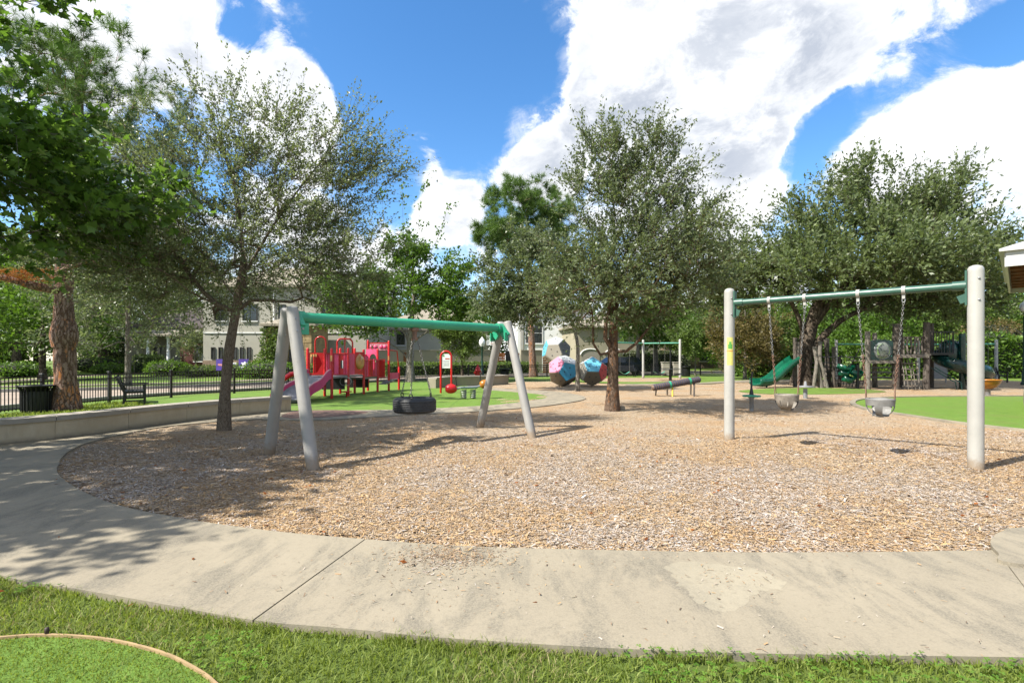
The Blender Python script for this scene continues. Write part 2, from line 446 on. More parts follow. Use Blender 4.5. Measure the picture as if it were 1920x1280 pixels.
M['timber_shaded'] = bark_mat('shaded_timber', (.035, .028, .023), (.085, .069, .056), (.155, .132, .112), 30, 2.4, .5)  # darker copy of the weathered timber, the oak's shade put into its colour
M['leaf_elm'] = leaf_mat('elm_leaves', (.075, .105, .042), (.215, .270, .122), (.43, .49, .28), .48, .40, .55)
M['leaf_elm2'] = leaf_mat('dark_elm_leaves', (.060, .090, .036), (.180, .235, .104), (.39, .45, .25), .48, .40, .55)
M['leaf_oak'] = leaf_mat('oak_leaves', (.058, .090, .030), (.175, .235, .088), (.38, .45, .20), .48, .42, .5)
M['leaf_maple'] = leaf_mat('maple_leaves', (0.054, 0.120, 0.022), (0.144, 0.270, 0.043), (0.324, 0.504, 0.096), 0.52, .4, .45)
M['leaf_bright'] = leaf_mat('bright_leaves', (.05, .11, .014), (.13, .25, .03), (.27, .42, .07), .45, .5, .3)
M['leaf_bg'] = leaf_mat('mixed_leaves', (0.050, 0.088, 0.020), (0.154, 0.242, 0.053), (0.308, 0.418, 0.110), 0.48, .5, .3)
M['leaf_brown'] = leaf_mat('autumn_tinged_leaves', (0.055, 0.050, 0.015), (0.187, 0.160, 0.050), (0.374, 0.275, 0.121), 0.45, .5, .3)
M['leaf_hedge'] = leaf_mat('hedge_leaves', (0.034, 0.081, 0.011), (0.121, 0.230, 0.025), (0.241, 0.391, 0.052), 0.42, .5, .3)
M['leaf_pine'] = leaf_mat('pine_needles', (.05, .10, .024), (.14, .25, .055), (.28, .40, .12), .35, .5, .3)
M['leaf_dead'] = leaf_mat('dead_needles', (.16, .05, .012), (.42, .13, .025), (.6, .24, .07), .3, .7, .2)
M['grass_blade'] = leaf_mat('grass_blades', (.14, .20, .028), (.31, .40, .066), (.50, .57, .18), .5, .6, .3)
M['clover'] = leaf_mat('clover_leaves', (.10, .22, .024), (.21, .42, .045), (.34, .54, .10), .48, .5, .3)
M['grass_dry'] = leaf_mat('dry_grass', (.26, .21, .09), (.44, .38, .18), (.56, .52, .28), .3, .7, .2)
M['chip'] = None

def ground_mats():
    # lawn
    m, t, b = base_mat('lawn_grass', .8, 0, .2); co = t.node('ShaderNodeTexCoord').outputs['Object']
    big = t.noise(co, .25, 4); mid = t.noise(co, 2.3, 6, .65); fin = t.noise(co, 55, 4, .7)
    col = t.ramp(t.math('ADD', t.math('MULTIPLY', mid, .6), t.math('MULTIPLY', fin, .5)), [(.3, (.07, .14, .022)), (.55, (.16, .26, .04)), (.8, (.28, .38, .09))])
    col = t.mix(t.map(big, .45, .7), col, (.17, .20, .06)); t.l.new(t.mix(1.0, col, (KG, KG, KG), 'MULTIPLY'), b.inputs['Base Color'])
    t.l.new(t.bump(fin, .6, .03), b.inputs['Normal']); M['lawn'] = m
    # soil under the foreground grass
    m, t, b = base_mat('grass_soil', .9, 0, .1); co = t.node('ShaderNodeTexCoord').outputs['Object']
    t.l.new(t.ramp(t.noise(co, 30, 6, .7), [(.3, (.04, .05, .015)), (.6, (.09, .13, .03)), (.8, (.2, .16, .08))]), b.inputs['Base Color']); M['soil'] = m
    # artificial turf
    m, t, b = base_mat('artificial_turf', .75, 0, .25); co = t.node('ShaderNodeTexCoord').outputs['Object']
    fin = t.noise(co, 90, 5, .75); mid = t.noise(co, 3.5, 5, .6)
    col = t.ramp(t.math('ADD', t.math('MULTIPLY', fin, .75), t.math('MULTIPLY', mid, .25)), [(.34, (.085, .16, .022)), (.52, (.17, .30, .04)), (.70, (.30, .44, .10))])
    big = t.noise(co, .9, 5, .6, .4); col = t.mix(t.map(big, .48, .68, 0, .55), col, (.20, .25, .06))
    seam = t.node('ShaderNodeTexWave', wave_type='BANDS'); seam.inputs['Scale'].default_value = .085; t.l.new(co, seam.inputs['Vector'])
    col = t.mix(t.map(seam.outputs['Fac'], .9992, .9999, 0, .35), col, (.08, .13, .03))
    sp = t.vor(co, 45, 'F1').outputs['Distance']
    col = t.mix(t.math('MULTIPLY', t.map(sp, .10, .05), t.map(t.noise(co, 6, 2), .55, .65)), col, (.42, .40, .22))
    t.l.new(t.mix(1.0, col, (KG, KG, KG), 'MULTIPLY'), b.inputs['Base Color']); t.l.new(t.bump(fin, .7, .02), b.inputs['Normal']); M['turf'] = m
    # concrete
    def conc(name, c, stain=.5, grain=.5):
        c = dim(c, .68)
        m, t, b = base_mat(name, .85, 0, .25); co = t.node('ShaderNodeTexCoord').outputs['Object']
        big = t.noise(co, .7, 6, .6, .4); st = t.noise(t.vmath('MULTIPLY', co, (2.2, .9, 1)), 1.5, 8, .72, .5); fin = t.noise(co, 90, 6, .8); sp = t.noise(co, 24, 6, .75)
        col = t.mix(t.map(big, .3, .7), tuple(k * .86 for k in c), tuple(k * 1.12 for k in c))
        col = t.mix(t.math('MULTIPLY', t.map(st, .44, .64), stain), col, (c[0] * .46, c[1] * .49, c[2] * .54))
        col = t.mix(t.math('MULTIPLY', t.map(sp, .50, .68), .5), col, tuple(k * .6 for k in c))
        col = t.mix(t.math('MULTIPLY', t.map(fin, .35, .65), grain), col, tuple(min(1, k * 1.18) for k in c))
        t.l.new(col, b.inputs['Base Color']); t.l.new(t.bump(t.math('ADD', fin, sp), .25, .006), b.inputs['Normal'])
        return m
    M['concrete'] = conc('broom_concrete', (.345, .300, .222), .9, .7); M['concrete_light'] = conc('pale_concrete', (.385, .34, .252), .35)
    M['road'] = conc('pinkish_road_concrete', (.42, .34, .27), .3)
    M['kerb'] = conc('kerb_concrete', (.40, .38, .33), .4)
    # wood-chip mulch
    m, t, b = base_mat('wood_chip_mulch', .9, 0, .15); co = t.node('ShaderNodeTexCoord').outputs['Object']
    warp = t.vmath('ADD', co, t.vmath('MULTIPLY', t.noise(co, 9, 2, out=1), (.06, .06, 0)))
    v1 = t.vor(t.vmath('MULTIPLY', warp, (1.0, 1.9, 1)), 34, 'F1'); v2 = t.vor(t.vmath('MULTIPLY', warp, (2.0, .9, 1)), 27, 'F1')
    big = t.noise(co, .55, 5, .6); med = t.noise(co, 3.0, 4, .6)
    pal = [(0, (.22, .14, .075)), (.25, (.42, .29, .165)), (.5, (.55, .41, .25)), (.75, (.62, .49, .33)), (1, (.72, .61, .46))]
    c1 = t.ramp(t.vmath('DOT_PRODUCT', v1.outputs['Color'], (.6, .4, .0), out=1), pal); c2 = t.ramp(t.vmath('DOT_PRODUCT', v2.outputs['Color'], (.5, .5, 0), out=1), pal)
    col = t.mix(t.map(t.noise(co, 40, 1), .48, .52), c1, c2)
    warm = t.map(t.math('ADD', t.math('MULTIPLY', big, .7), t.math('MULTIPLY', med, .3)), .44, .60)
    col = t.mix(t.math('MULTIPLY', warm, .5), col, t.mix(1.0, col, (1.04, .80, .52), 'MULTIPLY'))
    t.l.new(t.mix(1.0, col, (.685, .70, .76), 'MULTIPLY'), b.inputs['Base Color'])
    t.l.new(t.bump(t.math('ADD', v1.outputs['Distance'], v2.outputs['Distance']), .8, .03), b.inputs['Normal']); M['mulch'] = m
    # loose chips: colour from the face attribute
    m, t, b = base_mat('loose_wood_chips', .85, 0, .2)
    a = t.node('ShaderNodeAttribute', attribute_name='tint').outputs['Fac']
    t.l.new(t.mix(1.0, t.ramp(a, [(0, (.15, .10, .065)), (.18, (.34, .225, .13)), (.36, (.54, .335, .14)), (.5, (.53, .385, .21)), (.66, (.42, .335, .245)), (.84, (.50, .425, .335)), (1, (.62, .56, .475))]), (.70, .715, .79), 'MULTIPLY'), b.inputs['Base Color'])
    M['chip'] = m
    # paver inset
    M['inset'] = paint('red_brown_pavers', (.17, .10, .075), .9, var=.3, scale=9, bump=.4, bscale=30)
ground_mats()

# ------------------------------------------------------------------ the ground
def leaf_quads(C, D, N, L, Wd, fold=.12):
    """C base points, D leaf axes, N normals, L lengths, Wd widths -> vertices of rhombic leaves"""
    S = unit(np.cross(N, D)); Nn = np.cross(D, S)
    mid = C + D * (L * .48)[:, None] + Nn * (-fold * Wd)[:, None]
    return np.stack([C, mid + S * (Wd / 2)[:, None] + Nn * (fold * Wd)[:, None], C + D * L[:, None], mid - S * (Wd / 2)[:, None] + Nn * (fold * Wd)[:, None]], 1).reshape(-1, 3)
def structure(o): o["kind"] = "structure"; return o
def G(pts): return [gp(x, y) for x, y in pts]
structure(sheet('lawn', [(-260, -60), (260, -60), (260, 420), (-260, 420)], -0.03, M['lawn']))
FENCE = [(-13.3, 6.0), (-13.3, 12), (-13.35, 17), (-12.8, 19.3), (-11.5, 21.3), (-10.0, 23.5), (-8.5, 27.2), (-7.4, 30.4), (-5.2, 32.7), (-2.9, 34.8), (1.6, 38.5), (8, 41.2), (17, 44), (34, 48)]
near_kerb = [(-15.2, -8), (-15.0, 12), (-14.6, 17.5), (-13.9, 20), (-12.6, 22.2), (-11.2, 24.6), (-9.8, 28.0), (-8.6, 31.6), (-6, 34.3), (-3.2, 36.5), (1.4, 40.2), (8, 43), (17, 46), (60, 57)]
far_kerb = [(-50, 12), (-34, 17), (-19.5, 23), (-16.6, 25.2), (-14.4, 28), (-12.2, 33), (-8.6, 37.4), (-4.4, 40.4), (.8, 44), (8, 47), (17, 50.2), (60, 61.5)]
road_poly = catmull(near_kerb, 5) + catmull(far_kerb, 5)[::-1] + [(-60, -8)]
structure(sheet('road', road_poly, -0.022, M['road']))
def ribbon(name, line, off, width, z0, z1, mat, parent=None):
    P = np.array(catmull(line, 6)); T = unit(np.gradient(P, axis=0)); N = np.stack([-T[:, 1], T[:, 0]], 1)
    A = P + N * off; B = P + N * (off + width); mb = MB(); n = len(P)
    vs = [(*a, z0) for a in A] + [(*a, z1) for a in A] + [(*b, z1) for b in B] + [(*b, z0) for b in B]
    fs = []
    for i in range(n - 1):
        for k in range(3): fs.append((k * n + i, k * n + i + 1, (k + 1) * n + i + 1, (k + 1) * n + i))
    fs += [(0, n, 2 * n, 3 * n), (n - 1, 4 * n - 1, 3 * n - 1, 2 * n - 1)]
    mb.add(vs, fs)
    return mb.build(name, mat, parent)
structure(ribbon('kerb', far_kerb, 0.0, .28, -.03, .11, M['kerb']))
structure(ribbon('kerb', near_kerb, -.25, .25, -.03, .10, M['kerb']))
structure(ribbon('pavement', [(-50, 16.5), (-34, 21.5), (-21, 28), (-17.5, 31), (-14.6, 37), (-8, 43.5), (0, 48.5), (17, 55), (60, 66)], 0, 1.3, -.03, .012, M['concrete']))
structure(sheet('front_walk', [pts for pts in [(-30.5, 25.5), (-28.9, 24.8), (-36, 46), (-38.5, 46)]], -.016, M['concrete']))

# foreground path of cast slabs: inner edge borders the mulch, outer edge borders the grass and then the seat wall
inner_px = [(1990, 1034), (1865, 1039), (1700, 1041), (1400, 1042), (1100, 1037), (870, 1030), (685, 1017), (500, 1000), (330, 975), (200, 945), (125, 907), (107, 880), (130, 848), (190, 825), (300, 803), (400, 793), (500, 786)]
INNER = [(16.0, 3.2), (6.6, 3.72)] + G(inner_px[1:])
WALL = [(-9.6, 7.0), (-9.05, 7.7), (-8.54, 8.46), (-8.15, 9.1), (-7.9, 9.9), (-7.6, 11.0), (-7.15, 12.1), (-6.62, 12.95), (-5.95, 13.65)]
outer_px = [(1920, 1243), (1700, 1240), (1400, 1235), (1200, 1228), (1000, 1217), (800, 1203), (640, 1187), (475, 1172), (300, 1140), (150, 1113), (0, 1085)]
OUTER = [(16.0, 1.8), (6.0, 2.32)] + G(outer_px) + [(-4.7, 4.0), (-6.3, 4.9), (-8.2, 6.0), (-9.6, 7.0)] + WALL[1:]
ic = catmull(INNER, 10); oc = catmull(OUTER, 10)
def nearest(c, p): return int(np.argmin(np.linalg.norm(np.array(c) - np.array(p), axis=1)))
cuts = [((16.0, 3.2), (16.0, 1.8)), (gp(1868, 1038), gp(1935, 1130)), (gp(685, 1017), gp(475, 1172)), (gp(112, 872), (-8.2, 6.0)), (gp(200, 822), (-8.12, 9.2)), (gp(500, 786), (-5.95, 13.65))]
path = thing('concrete_path', 'wide pale concrete footpath of cast slabs curving round the wood chips', 'path', (0, 0, 0)); path["kind"] = "structure"
gap = .006
for (i0, o0), (i1, o1) in zip(cuts[:-1], cuts[1:]):
    a0, a1 = nearest(ic, i0), nearest(ic, i1); b0, b1 = nearest(oc, o0), nearest(oc, o1)
    A = ic[a0:a1 + 1]; B = oc[b0:b1 + 1]
    A = resample([i0] + A[1:-1] + [i1], max(12, len(A))); B = resample([o0] + B[1:-1] + [o1], max(12, len(B)))
    def nudge(P, q, k): d = unit((P[k * 2 if k > 0 else -3] - P[0 if k > 0 else -1])[None])[0]; P[0 if k > 0 else -1] += d * gap
    for P in (A, B): nudge(P, None, 1); nudge(P, None, -1)
    sheet('slab', [tuple(p) for p in A] + [tuple(p) for p in B[::-1]], 0.03, M['concrete'], .09, path)
patch_px = [(1250, 1062), (1290, 1052), (1350, 1058), (1420, 1068), (1470, 1092), (1465, 1105), (1420, 1108), (1400, 1130), (1368, 1148), (1330, 1140), (1300, 1120), (1270, 1090)]
sheet('repair_patch', [(x + .02 * sin(i * 2.3) + .012 * sin(i * 5.1), y + .018 * cos(i * 1.9)) for i, (x, y) in enumerate(catmull([gp(x, y, .03) for x, y in patch_px], 5, True))], .0306, M['concrete_light'], 0, path)
pad_px = [(1857, 1018), (1866, 1003), (1886, 994), (1920, 989)]
pad = catmull([(8.5, 4.6), (6.0, 4.40)] + [gp(x, y, .05) for x, y in pad_px[::-1]] + [gp(1872, 1037, .05), gp(1900, 1056, .05), (4.25, 3.26), (5.2, 3.05), (8.5, 3.0)], 6)
structure(sheet('concrete_pad', pad, .055, M['concrete'], .1))
# dark joint filler strip lying in the open joint
sheet('joint_filler', [gp(683, 1017), gp(687, 1017), gp(478, 1172), gp(472, 1172)], -.018, paint('joint_filler_tar', (.03, .027, .022), .9), 0, path)

# mulch field
mul = INNER[1:] + [gp(530, 788)]
mulch_poly = [(30, 3.7)] + catmull(INNER[1:], 8) + [(-5.2, 12.4), (-3.5, 13.2), (-1, 14.6), (-.4, 19), (-1.2, 24), (-.9, 27.6), (.2, 31), (2.8, 31.6), (5.2, 28.9), (8.2, 28.2), (11, 28.2), (13.5, 30.5), (20, 33.5), (32, 35)]
structure(sheet('mulch', mulch_poly, 0.0, M['mulch']))
band_in = G([(543, 771), (620, 771), (700, 770), (780, 768), (850, 765), (930, 760), (990, 753), (1025, 746), (1012, 740), (960, 735), (905, 731)])
band_out = G([(490, 788), (590, 789), (700, 783), (780, 778), (860, 774.5), (940, 769), (1030, 761), (1098, 748), (1062, 737), (985, 731), (905, 727)])
bi, bo = resample(catmull(band_in, 8), 80), resample(catmull(band_out, 8), 80)
bw = thing('turf_border', 'pale concrete border path curving round the green turf', 'path', (0, 0, 0)); bw["kind"] = "structure"
for k0, k1 in ((0, 22), (22, 46), (46, 64), (64, 79)):
    P = [tuple(p) for p in bi[k0:k1 + 1]]; Q = [tuple(p) for p in bo[k0:k1 + 1]]
    sheet('slab', P + Q[::-1], .028, M['concrete'], .06, bw)
sheet('paver_inset', catmull(G([(528, 781), (560, 772), (640, 770.5), (690, 774), (660, 780), (600, 785), (545, 786)]), 4, True), .0325, M['inset'], 0, bw)
turf_poly = [tuple(p) for p in bi] + [(-1.4, 22.6), (-1.8, 24.4), (-3.0, 29), (-5.4, 31.6), (-7.2, 29.8), (-8.2, 27), (-9.7, 23.2), (-11.2, 21), (-12.3, 19.2), (-12.6, 17), (-9.5, 14), (-7.2, 13.6)]
structure(sheet('turf', turf_poly, 0.012, M['turf']))
isl_in = [(21, 7.4), (12.8, 7.8), (10.9, 8.8)] + G([(1920, 808), (1800, 794), (1700, 779), (1630, 768), (1604, 757), (1620, 750), (1680, 746), (1760, 744.5), (1860, 744)]) + [(22, 19.2)]
ii = catmull(isl_in, 8)
structure(sheet('turf', ii, 0.02, M['turf']))
P = np.array(ii); T = unit(np.gradient(P, axis=0)); Nn = np.stack([T[:, 1], -T[:, 0]], 1)
cen = P.mean(0)
if ((Nn * (P - cen)).sum(1)).mean() < 0: Nn = -Nn
edge_out = P + Nn * .16
kb = thing('turf_kerb', 'pale concrete kerb edging the green turf beside the bucket swings', 'kerb', (0, 0, 0)); kb["kind"] = "structure"
cutk = np.linspace(0, len(P) - 1, 9).astype(int)
for a, b in zip(cutk[:-1], cutk[1:]):
    sheet('kerb_stone', [tuple(p) for p in P[a:b + 1]] + [tuple(p) for p in edge_out[a:b + 1][::-1]], .05, M['concrete'], .08, kb)
structure(sheet('grass_strip', catmull(G([(1385, 733), (1430, 729), (1500, 727), (1580, 728), (1640, 731), (1660, 735), (1600, 738), (1500, 739.5), (1420, 738)]), 6, True), .008, M['lawn']))
structure(sheet('grass_bank', catmull(G([(880, 716), (960, 713), (1030, 711), (1110, 717), (1190, 719.5), (1290, 719), (1400, 714.5), (1490, 714), (1490, 709), (1380, 708), (1250, 706), (1100, 707), (980, 707), (890, 710)]), 4, True), .006, M['lawn']))
structure(sheet('mulch', catmull(G([(1100, 711), (1180, 708.5), (1290, 708.5), (1310, 711.5), (1270, 715), (1180, 716), (1115, 714.5)]), 5, True), .012, M['mulch']))
structure(sheet('back_path', catmull(G([(1180, 722), (1280, 720.5), (1400, 716.5), (1560, 714), (1560, 711.5), (1400, 712.5), (1300, 718.2), (1190, 720)]), 4, True), .012, M['concrete']))

# foreground grass bed with its round artificial-turf pad and edging board
structure(sheet('grass_bed', [(x, y) for x, y in oc[:nearest(oc, (-8.2, 6.0))]] + [(-14, 6), (-14, -3), (16, -3)], -.012, M['soil']))
edge_px = [(-90, 1225), (-40, 1206), (0, 1199), (90, 1194), (200, 1202), (300, 1226), (360, 1254), (402, 1284), (430, 1330)]
ec = catmull([(-3.4, 1.4)] + G(edge_px) + [(-1.05, 1.55), (-1.3, 1.1), (-2.2, .8), (-3.1, 1.0)], 8, True)
structure(sheet('turf_pad', ec, .004, M['turf']))
ed = thing('edging_board', 'tan bent edging board round the small turf pad in the grass', 'edging', (*gp(200, 1202), 0))
P = np.array(ec); T = unit(np.roll(P, -1, 0) - np.roll(P, 1, 0)); N2 = np.stack([T[:, 1], -T[:, 0]], 1)
mb = MB(); n = len(P)
ring = [(P - N2 * .006, -.02), (P - N2 * .006, .018), (P + N2 * .006, .018), (P + N2 * .006, -.02)]
vs = [(*p, z) for R_, z in ring for p in R_]
mb.add(vs, [(k * n + i, k * n + (i + 1) % n, (k + 1) * n + (i + 1) % n, (k + 1) * n + i) for k in range(3) for i in range(n)])
mb.build('board', M['edging'], ed, True)
mb = MB(); x, y = gp(88, 1193); mb.lathe([(.001, .05), (.010, .048), (.012, .03), (.008, .01), (.008, -.03)], 8, Matrix.Translation((x, y, 0))); mb.build('stake', M['bronze'], ed, True)

# --- grass blades, clover, chips (uncountable stuff)
def blades(name, P, h, w, lean, mat, label, z0=-.012, seed=1, cat='grass'):
    r = np.random.default_rng(seed); n = len(P)
    hh = h * r.uniform(.45, 1.25, n); a = r.uniform(0, 2 * pi, n); ln = lean * r.uniform(.1, 1.3, n) * hh; b = r.uniform(0, 2 * pi, n)
    side = np.stack([np.cos(a), np.sin(a), np.zeros(n)], 1) * (w * r.uniform(.6, 1.3, n))[:, None]
    L = np.stack([np.cos(b) * ln, np.sin(b) * ln, np.zeros(n)], 1)
    base = np.c_[P, np.full(n, z0)]; up = np.array([0, 0, 1.0])
    v0 = base - side; v1 = base + side; m = base + L * .35 + up * (hh * .6)[:, None]
    v2 = m + side * .75; v3 = m - side * .75; t = base + L + up * (hh * .97)[:, None]
    V = np.stack([v0, v1, v2, v3, t], 1).reshape(-1, 3); o = np.arange(n)[:, None] * 5
    F = np.concatenate([o + np.array([0, 1, 2]), o + np.array([0, 2, 3]), o + np.array([3, 2, 4])])
    tint = r.beta(2.2, 2.2, n)
    ob = link(name, np_mesh(name, V, F, False, np.tile(tint, 3)), mat)
    return tag(ob, label, cat, kind='stuff')
r = np.random.default_rng(11)
bed = [(x, y) for x, y in oc[:nearest(oc, (-6.3, 4.9))]] + [(-6.8, 3.0), (-6.2, .7), (8, .5)]
def scatter(n, poly, seed, excl=()):
    rr = np.random.default_rng(seed); q = np.array(poly); lo, hi = q.min(0), q.max(0)
    P = rr.uniform(lo, hi, (n, 2)); k = inside(P, poly)
    for e in excl: k &= ~inside(P, e)
    return P[k]
near_bed = [(x, y) for x, y in oc[:nearest(oc, (-4.7, 4.0))]] + [(-5.0, 2.2), (-3.2, 1.3), (4.5, 1.2), (5, 2.3)]
P = scatter(310000, near_bed, 3, [ec]); P = P[P[:, 1] > 1.5]
keep = vnoise(P, 2.2, 5) + .4 * vnoise(P, 9, 6) > .34; P = P[keep]
blades('foreground_grass', P, .040, .0031, 1.25, M['grass_blade'], 'short green grass growing along the near edge of the concrete path')
P2 = scatter(90000, near_bed, 4, [ec]); P2 = P2[vnoise(P2, 1.6, 9) > .45]
blades('dry_grass', P2, .034, .0024, 1.5, M['grass_dry'], 'dry straw-coloured blades among the green grass', seed=4)
# taller blades hanging over the slab edge
E = np.array(oc[:nearest(oc, (-4.7, 4.0))]); k = r.integers(0, len(E) - 1, 5200); f = r.random(5200)[:, None]
P3 = E[k] * (1 - f) + E[k + 1] * f + np.stack([r.normal(0, .012, 5200), -np.abs(r.normal(0, .03, 5200)) + .004], 1)
P3 = P3[vnoise(P3, 3.5, 8) > .36]
blades('edge_grass', P3, .055, .0024, .9, M['grass_blade'], 'longer green blades leaning over the slab edge of the path', seed=5)
# turf pad pile
P4 = scatter(45000, [tuple(p) for p in ec], 8); P4 = P4[P4[:, 1] > 1.6]
blades('turf_pile', P4, .014, .0024, .9, M['grass_blade'], 'dense short fibres of the round turf pad', z0=.003, seed=6, cat='turf')
# clover
Pc = scatter(26000, near_bed, 14, [ec]); Pc = Pc[(vnoise(Pc, 1.3, 21) + .25 * vnoise(Pc, 5, 22) > .66)]
n = len(Pc); hh = r.uniform(.03, .055, n); V = []; 
az = r.uniform(0, 2 * pi, n)
Vs = []; 
for j in range(3):
    a = az + j * 2 * pi / 3; d = np.stack([np.cos(a), np.sin(a), np.zeros(n)], 1); s_ = np.stack([-np.sin(a), np.cos(a), np.zeros(n)], 1)
    c = np.c_[Pc, hh]; L = .013
    Vs.append(np.stack([c, c + d * L * .7 + s_ * L * .55 + [0, 0, .002], c + d * L * 1.15, c + d * L * .7 - s_ * L * .55 + [0, 0, .002]], 1))
V = np.concatenate(Vs).reshape(-1, 3); F = np.arange(len(V)).reshape(-1, 4)
tag(link('clover', np_mesh('clover', V, F, False, np.tile(r.random(n), 3)), M['clover']), 'low clover patches growing among the foreground grass', 'clover', kind='stuff')

def mound(P):
    """height of the raked chips: low heaps, and rims scuffed up round the swings and along the slabs"""
    h = .045 * (vnoise(P, .8, 71) - .5) + .030 * (vnoise(P, 2.3, 72) - .5) + .016 * (vnoise(P, 6.5, 73) - .5)
    for (cx_, cy_, r_) in ((-1.65, 8.62, .75), (4.48, 8.25, .65), (5.38, 7.38, .65)):
        d_ = np.hypot(P[:, 0] - cx_, (P[:, 1] - cy_)); h = h + .05 * np.exp(-((d_ - r_) / .28) ** 2) - .05 * np.exp(-(d_ / (r_ * .6)) ** 2)
    return h
gx, gy = np.meshgrid(np.arange(-7.4, 11.6, .11), np.arange(3.6, 19.6, .11), indexing='ij'); Q = np.stack([gx.ravel(), gy.ravel()], 1)
okq = inside(Q, mulch_poly) & ~inside(Q, ii) & ~inside(Q, pad) & ~inside(Q, [tuple(p) for p in bi] + [tuple(p) for p in bo[::-1]]); okq = okq.reshape(gx.shape)
idx = np.arange(gx.size).reshape(gx.shape); cell = okq[:-1, :-1] & okq[1:, :-1] & okq[1:, 1:] & okq[:-1, 1:]
Fq = np.stack([idx[:-1, :-1], idx[1:, :-1], idx[1:, 1:], idx[:-1, 1:]], -1)[cell]
structure(link('mulch', np_mesh('mulch_heaps', np.c_[Q, mound(Q)], Fq, True), M['mulch']))
def chips(name, P, z, size, label, seed, tintf=None):
    rr = np.random.default_rng(seed); n = len(P)
    L = size * rr.lognormal(0, .38, n); Wd = L * rr.uniform(.13, .33, n); a = rr.uniform(0, 2 * pi, n); tl = rr.normal(0, .2, n); ro = rr.normal(0, .28, n)
    d = np.stack([np.cos(a) * np.cos(tl), np.sin(a) * np.cos(tl), np.sin(tl)], 1); s_ = np.stack([-np.sin(a) * np.cos(ro), np.cos(a) * np.cos(ro), np.sin(ro)], 1)
    c = np.c_[P, (np.maximum(0, mound(P)) if z == 0 else z) + rr.uniform(.001, .012, n)]; up = np.array([0, 0, 1.0]) * .004
    h = d * L[:, None] / 2; q = s_ * Wd[:, None] / 2
    k = rr.uniform(.4, 1, (n, 1))
    V = np.stack([c - h - q * k, c + h - q, c + h * .9 + q * k, c - h + q], 1).reshape(-1, 3); F = np.arange(4 * n).reshape(n, 4)
    warm = vnoise(P, .5, 31) * .5 + vnoise(P, 1.7, 32) * .35 + vnoise(P, 6, 33) * .15 + .14 * np.exp(-((P[:, 0] - 5.2) / 2.2) ** 2 - ((P[:, 1] - 7.6) / 1.1) ** 2) + .10 * np.exp(-((P[:, 0] + .5) / .7) ** 2 - ((P[:, 1] - 4.0) / .35) ** 2)
    t = rr.random(n); pick = rr.random(n)
    tint = np.where(pick < np.clip((warm - .46) * 3.4 + .12, .10, .75), rr.uniform(.2, .56, n), rr.uniform(.58, .95, n))
    tint = np.where(rr.random(n) < .13, rr.uniform(0, .16, n), tint)
    if name.startswith('spilled'): tint = np.where(rr.random(n) < .55, rr.uniform(0, .3, n), tint)
    return tag(link(name, np_mesh(name, V, F, False, tint), M['chip']), label, 'wood chips', kind='stuff')
Pm = scatter(250000, [p for p in mulch_poly if p[1] < 20] , 41)
pr = np.clip(1.3 - (Pm[:, 1] - 3.5) / 14, .06, 1) * (np.abs(Pm[:, 0]) < Pm[:, 1] * 1.12 + .8)
Pm2 = scatter(560000, [(6.6, 3.72)] + ic[10:nearest(ic, gp(190, 825))] + [(-5, 10.2), (10.5, 10.2), (7, 5)], 42)
pr2 = np.clip(1.15 - (Pm2[:, 1] - 3.6) / 6.5, 0, 1); Pm2 = Pm2[RNG.random(len(Pm2)) < pr2]
Pm = Pm[RNG.random(len(Pm)) < pr]
Pm = np.r_[Pm, Pm2]; Pm = Pm[~inside(Pm, ii) & ~inside(Pm, [tuple(p) for p in bi] + [tuple(p) for p in bo[::-1]]) & ~inside(Pm, pad)]
chips('loose_wood_chips', Pm, 0.0, .026, 'grey and tan wood chips covering the play area floor', 43)
# chips kicked out onto the slabs
c0 = np.array(gp(845, 1045)); Ps = c0 + r.normal(0, 1, (1900, 2)) * [.22, .13] + [0, -.05]
Ps = np.r_[Ps, np.array(gp(800, 1090)) + r.normal(0, 1, (260, 2)) * [.35, .22], np.stack([r.uniform(-2.2, 4.0, 520), r.uniform(2.3, 3.75, 520)], 1), np.array(gp(1345, 1090)) + r.normal(0, 1, (90, 2)) * [.16, .14]]
Ps = Ps[inside(Ps, ic[10:nearest(ic, gp(200, 945))] + oc[:nearest(oc, gp(150, 1113))][::-1])]
ch = chips('spilled_wood_chips', Ps, .031, .016, 'loose brown wood chips spilled over the pale concrete slabs', 44)

# dry leaves blown about
Pf = np.r_[scatter(700, [(-6, 4), (8, 4), (8, 13), (-6, 13)], 81), scatter(8, [(-4, 2.6), (4, 2.6), (4, 3.6), (-4, 3.6)], 82)]; n = len(Pf); rr = np.random.default_rng(83)
C = np.c_[Pf, np.where(Pf[:, 1] < 3.7, .036, np.maximum(0, mound(Pf)) + .016)]; ax = unit(np.c_[rr.normal(size=(n, 2)), rr.normal(0, .2, n)]); nm = unit(np.c_[rr.normal(0, .3, (n, 2)), np.ones(n)]); L = rr.uniform(.025, .06, n)
tag(link('fallen_leaves', np_mesh('fallen_leaves', leaf_quads(C, ax, nm, L, L * .6, .25), np.arange(4 * n).reshape(n, 4), False, rr.random(n) * .8), M['leaf_dead']), 'dry brown leaves scattered over the wood chips and path', 'leaves', kind='stuff')

# ------------------------------------------------------------------ trees and other plants
MAPLE = np.array([(0, 0), (.45, .04), (.27, .27), (.52, .47), (.19, .56), (0, 1.0), (-.19, .56), (-.52, .47), (-.27, .27), (-.45, .04)])

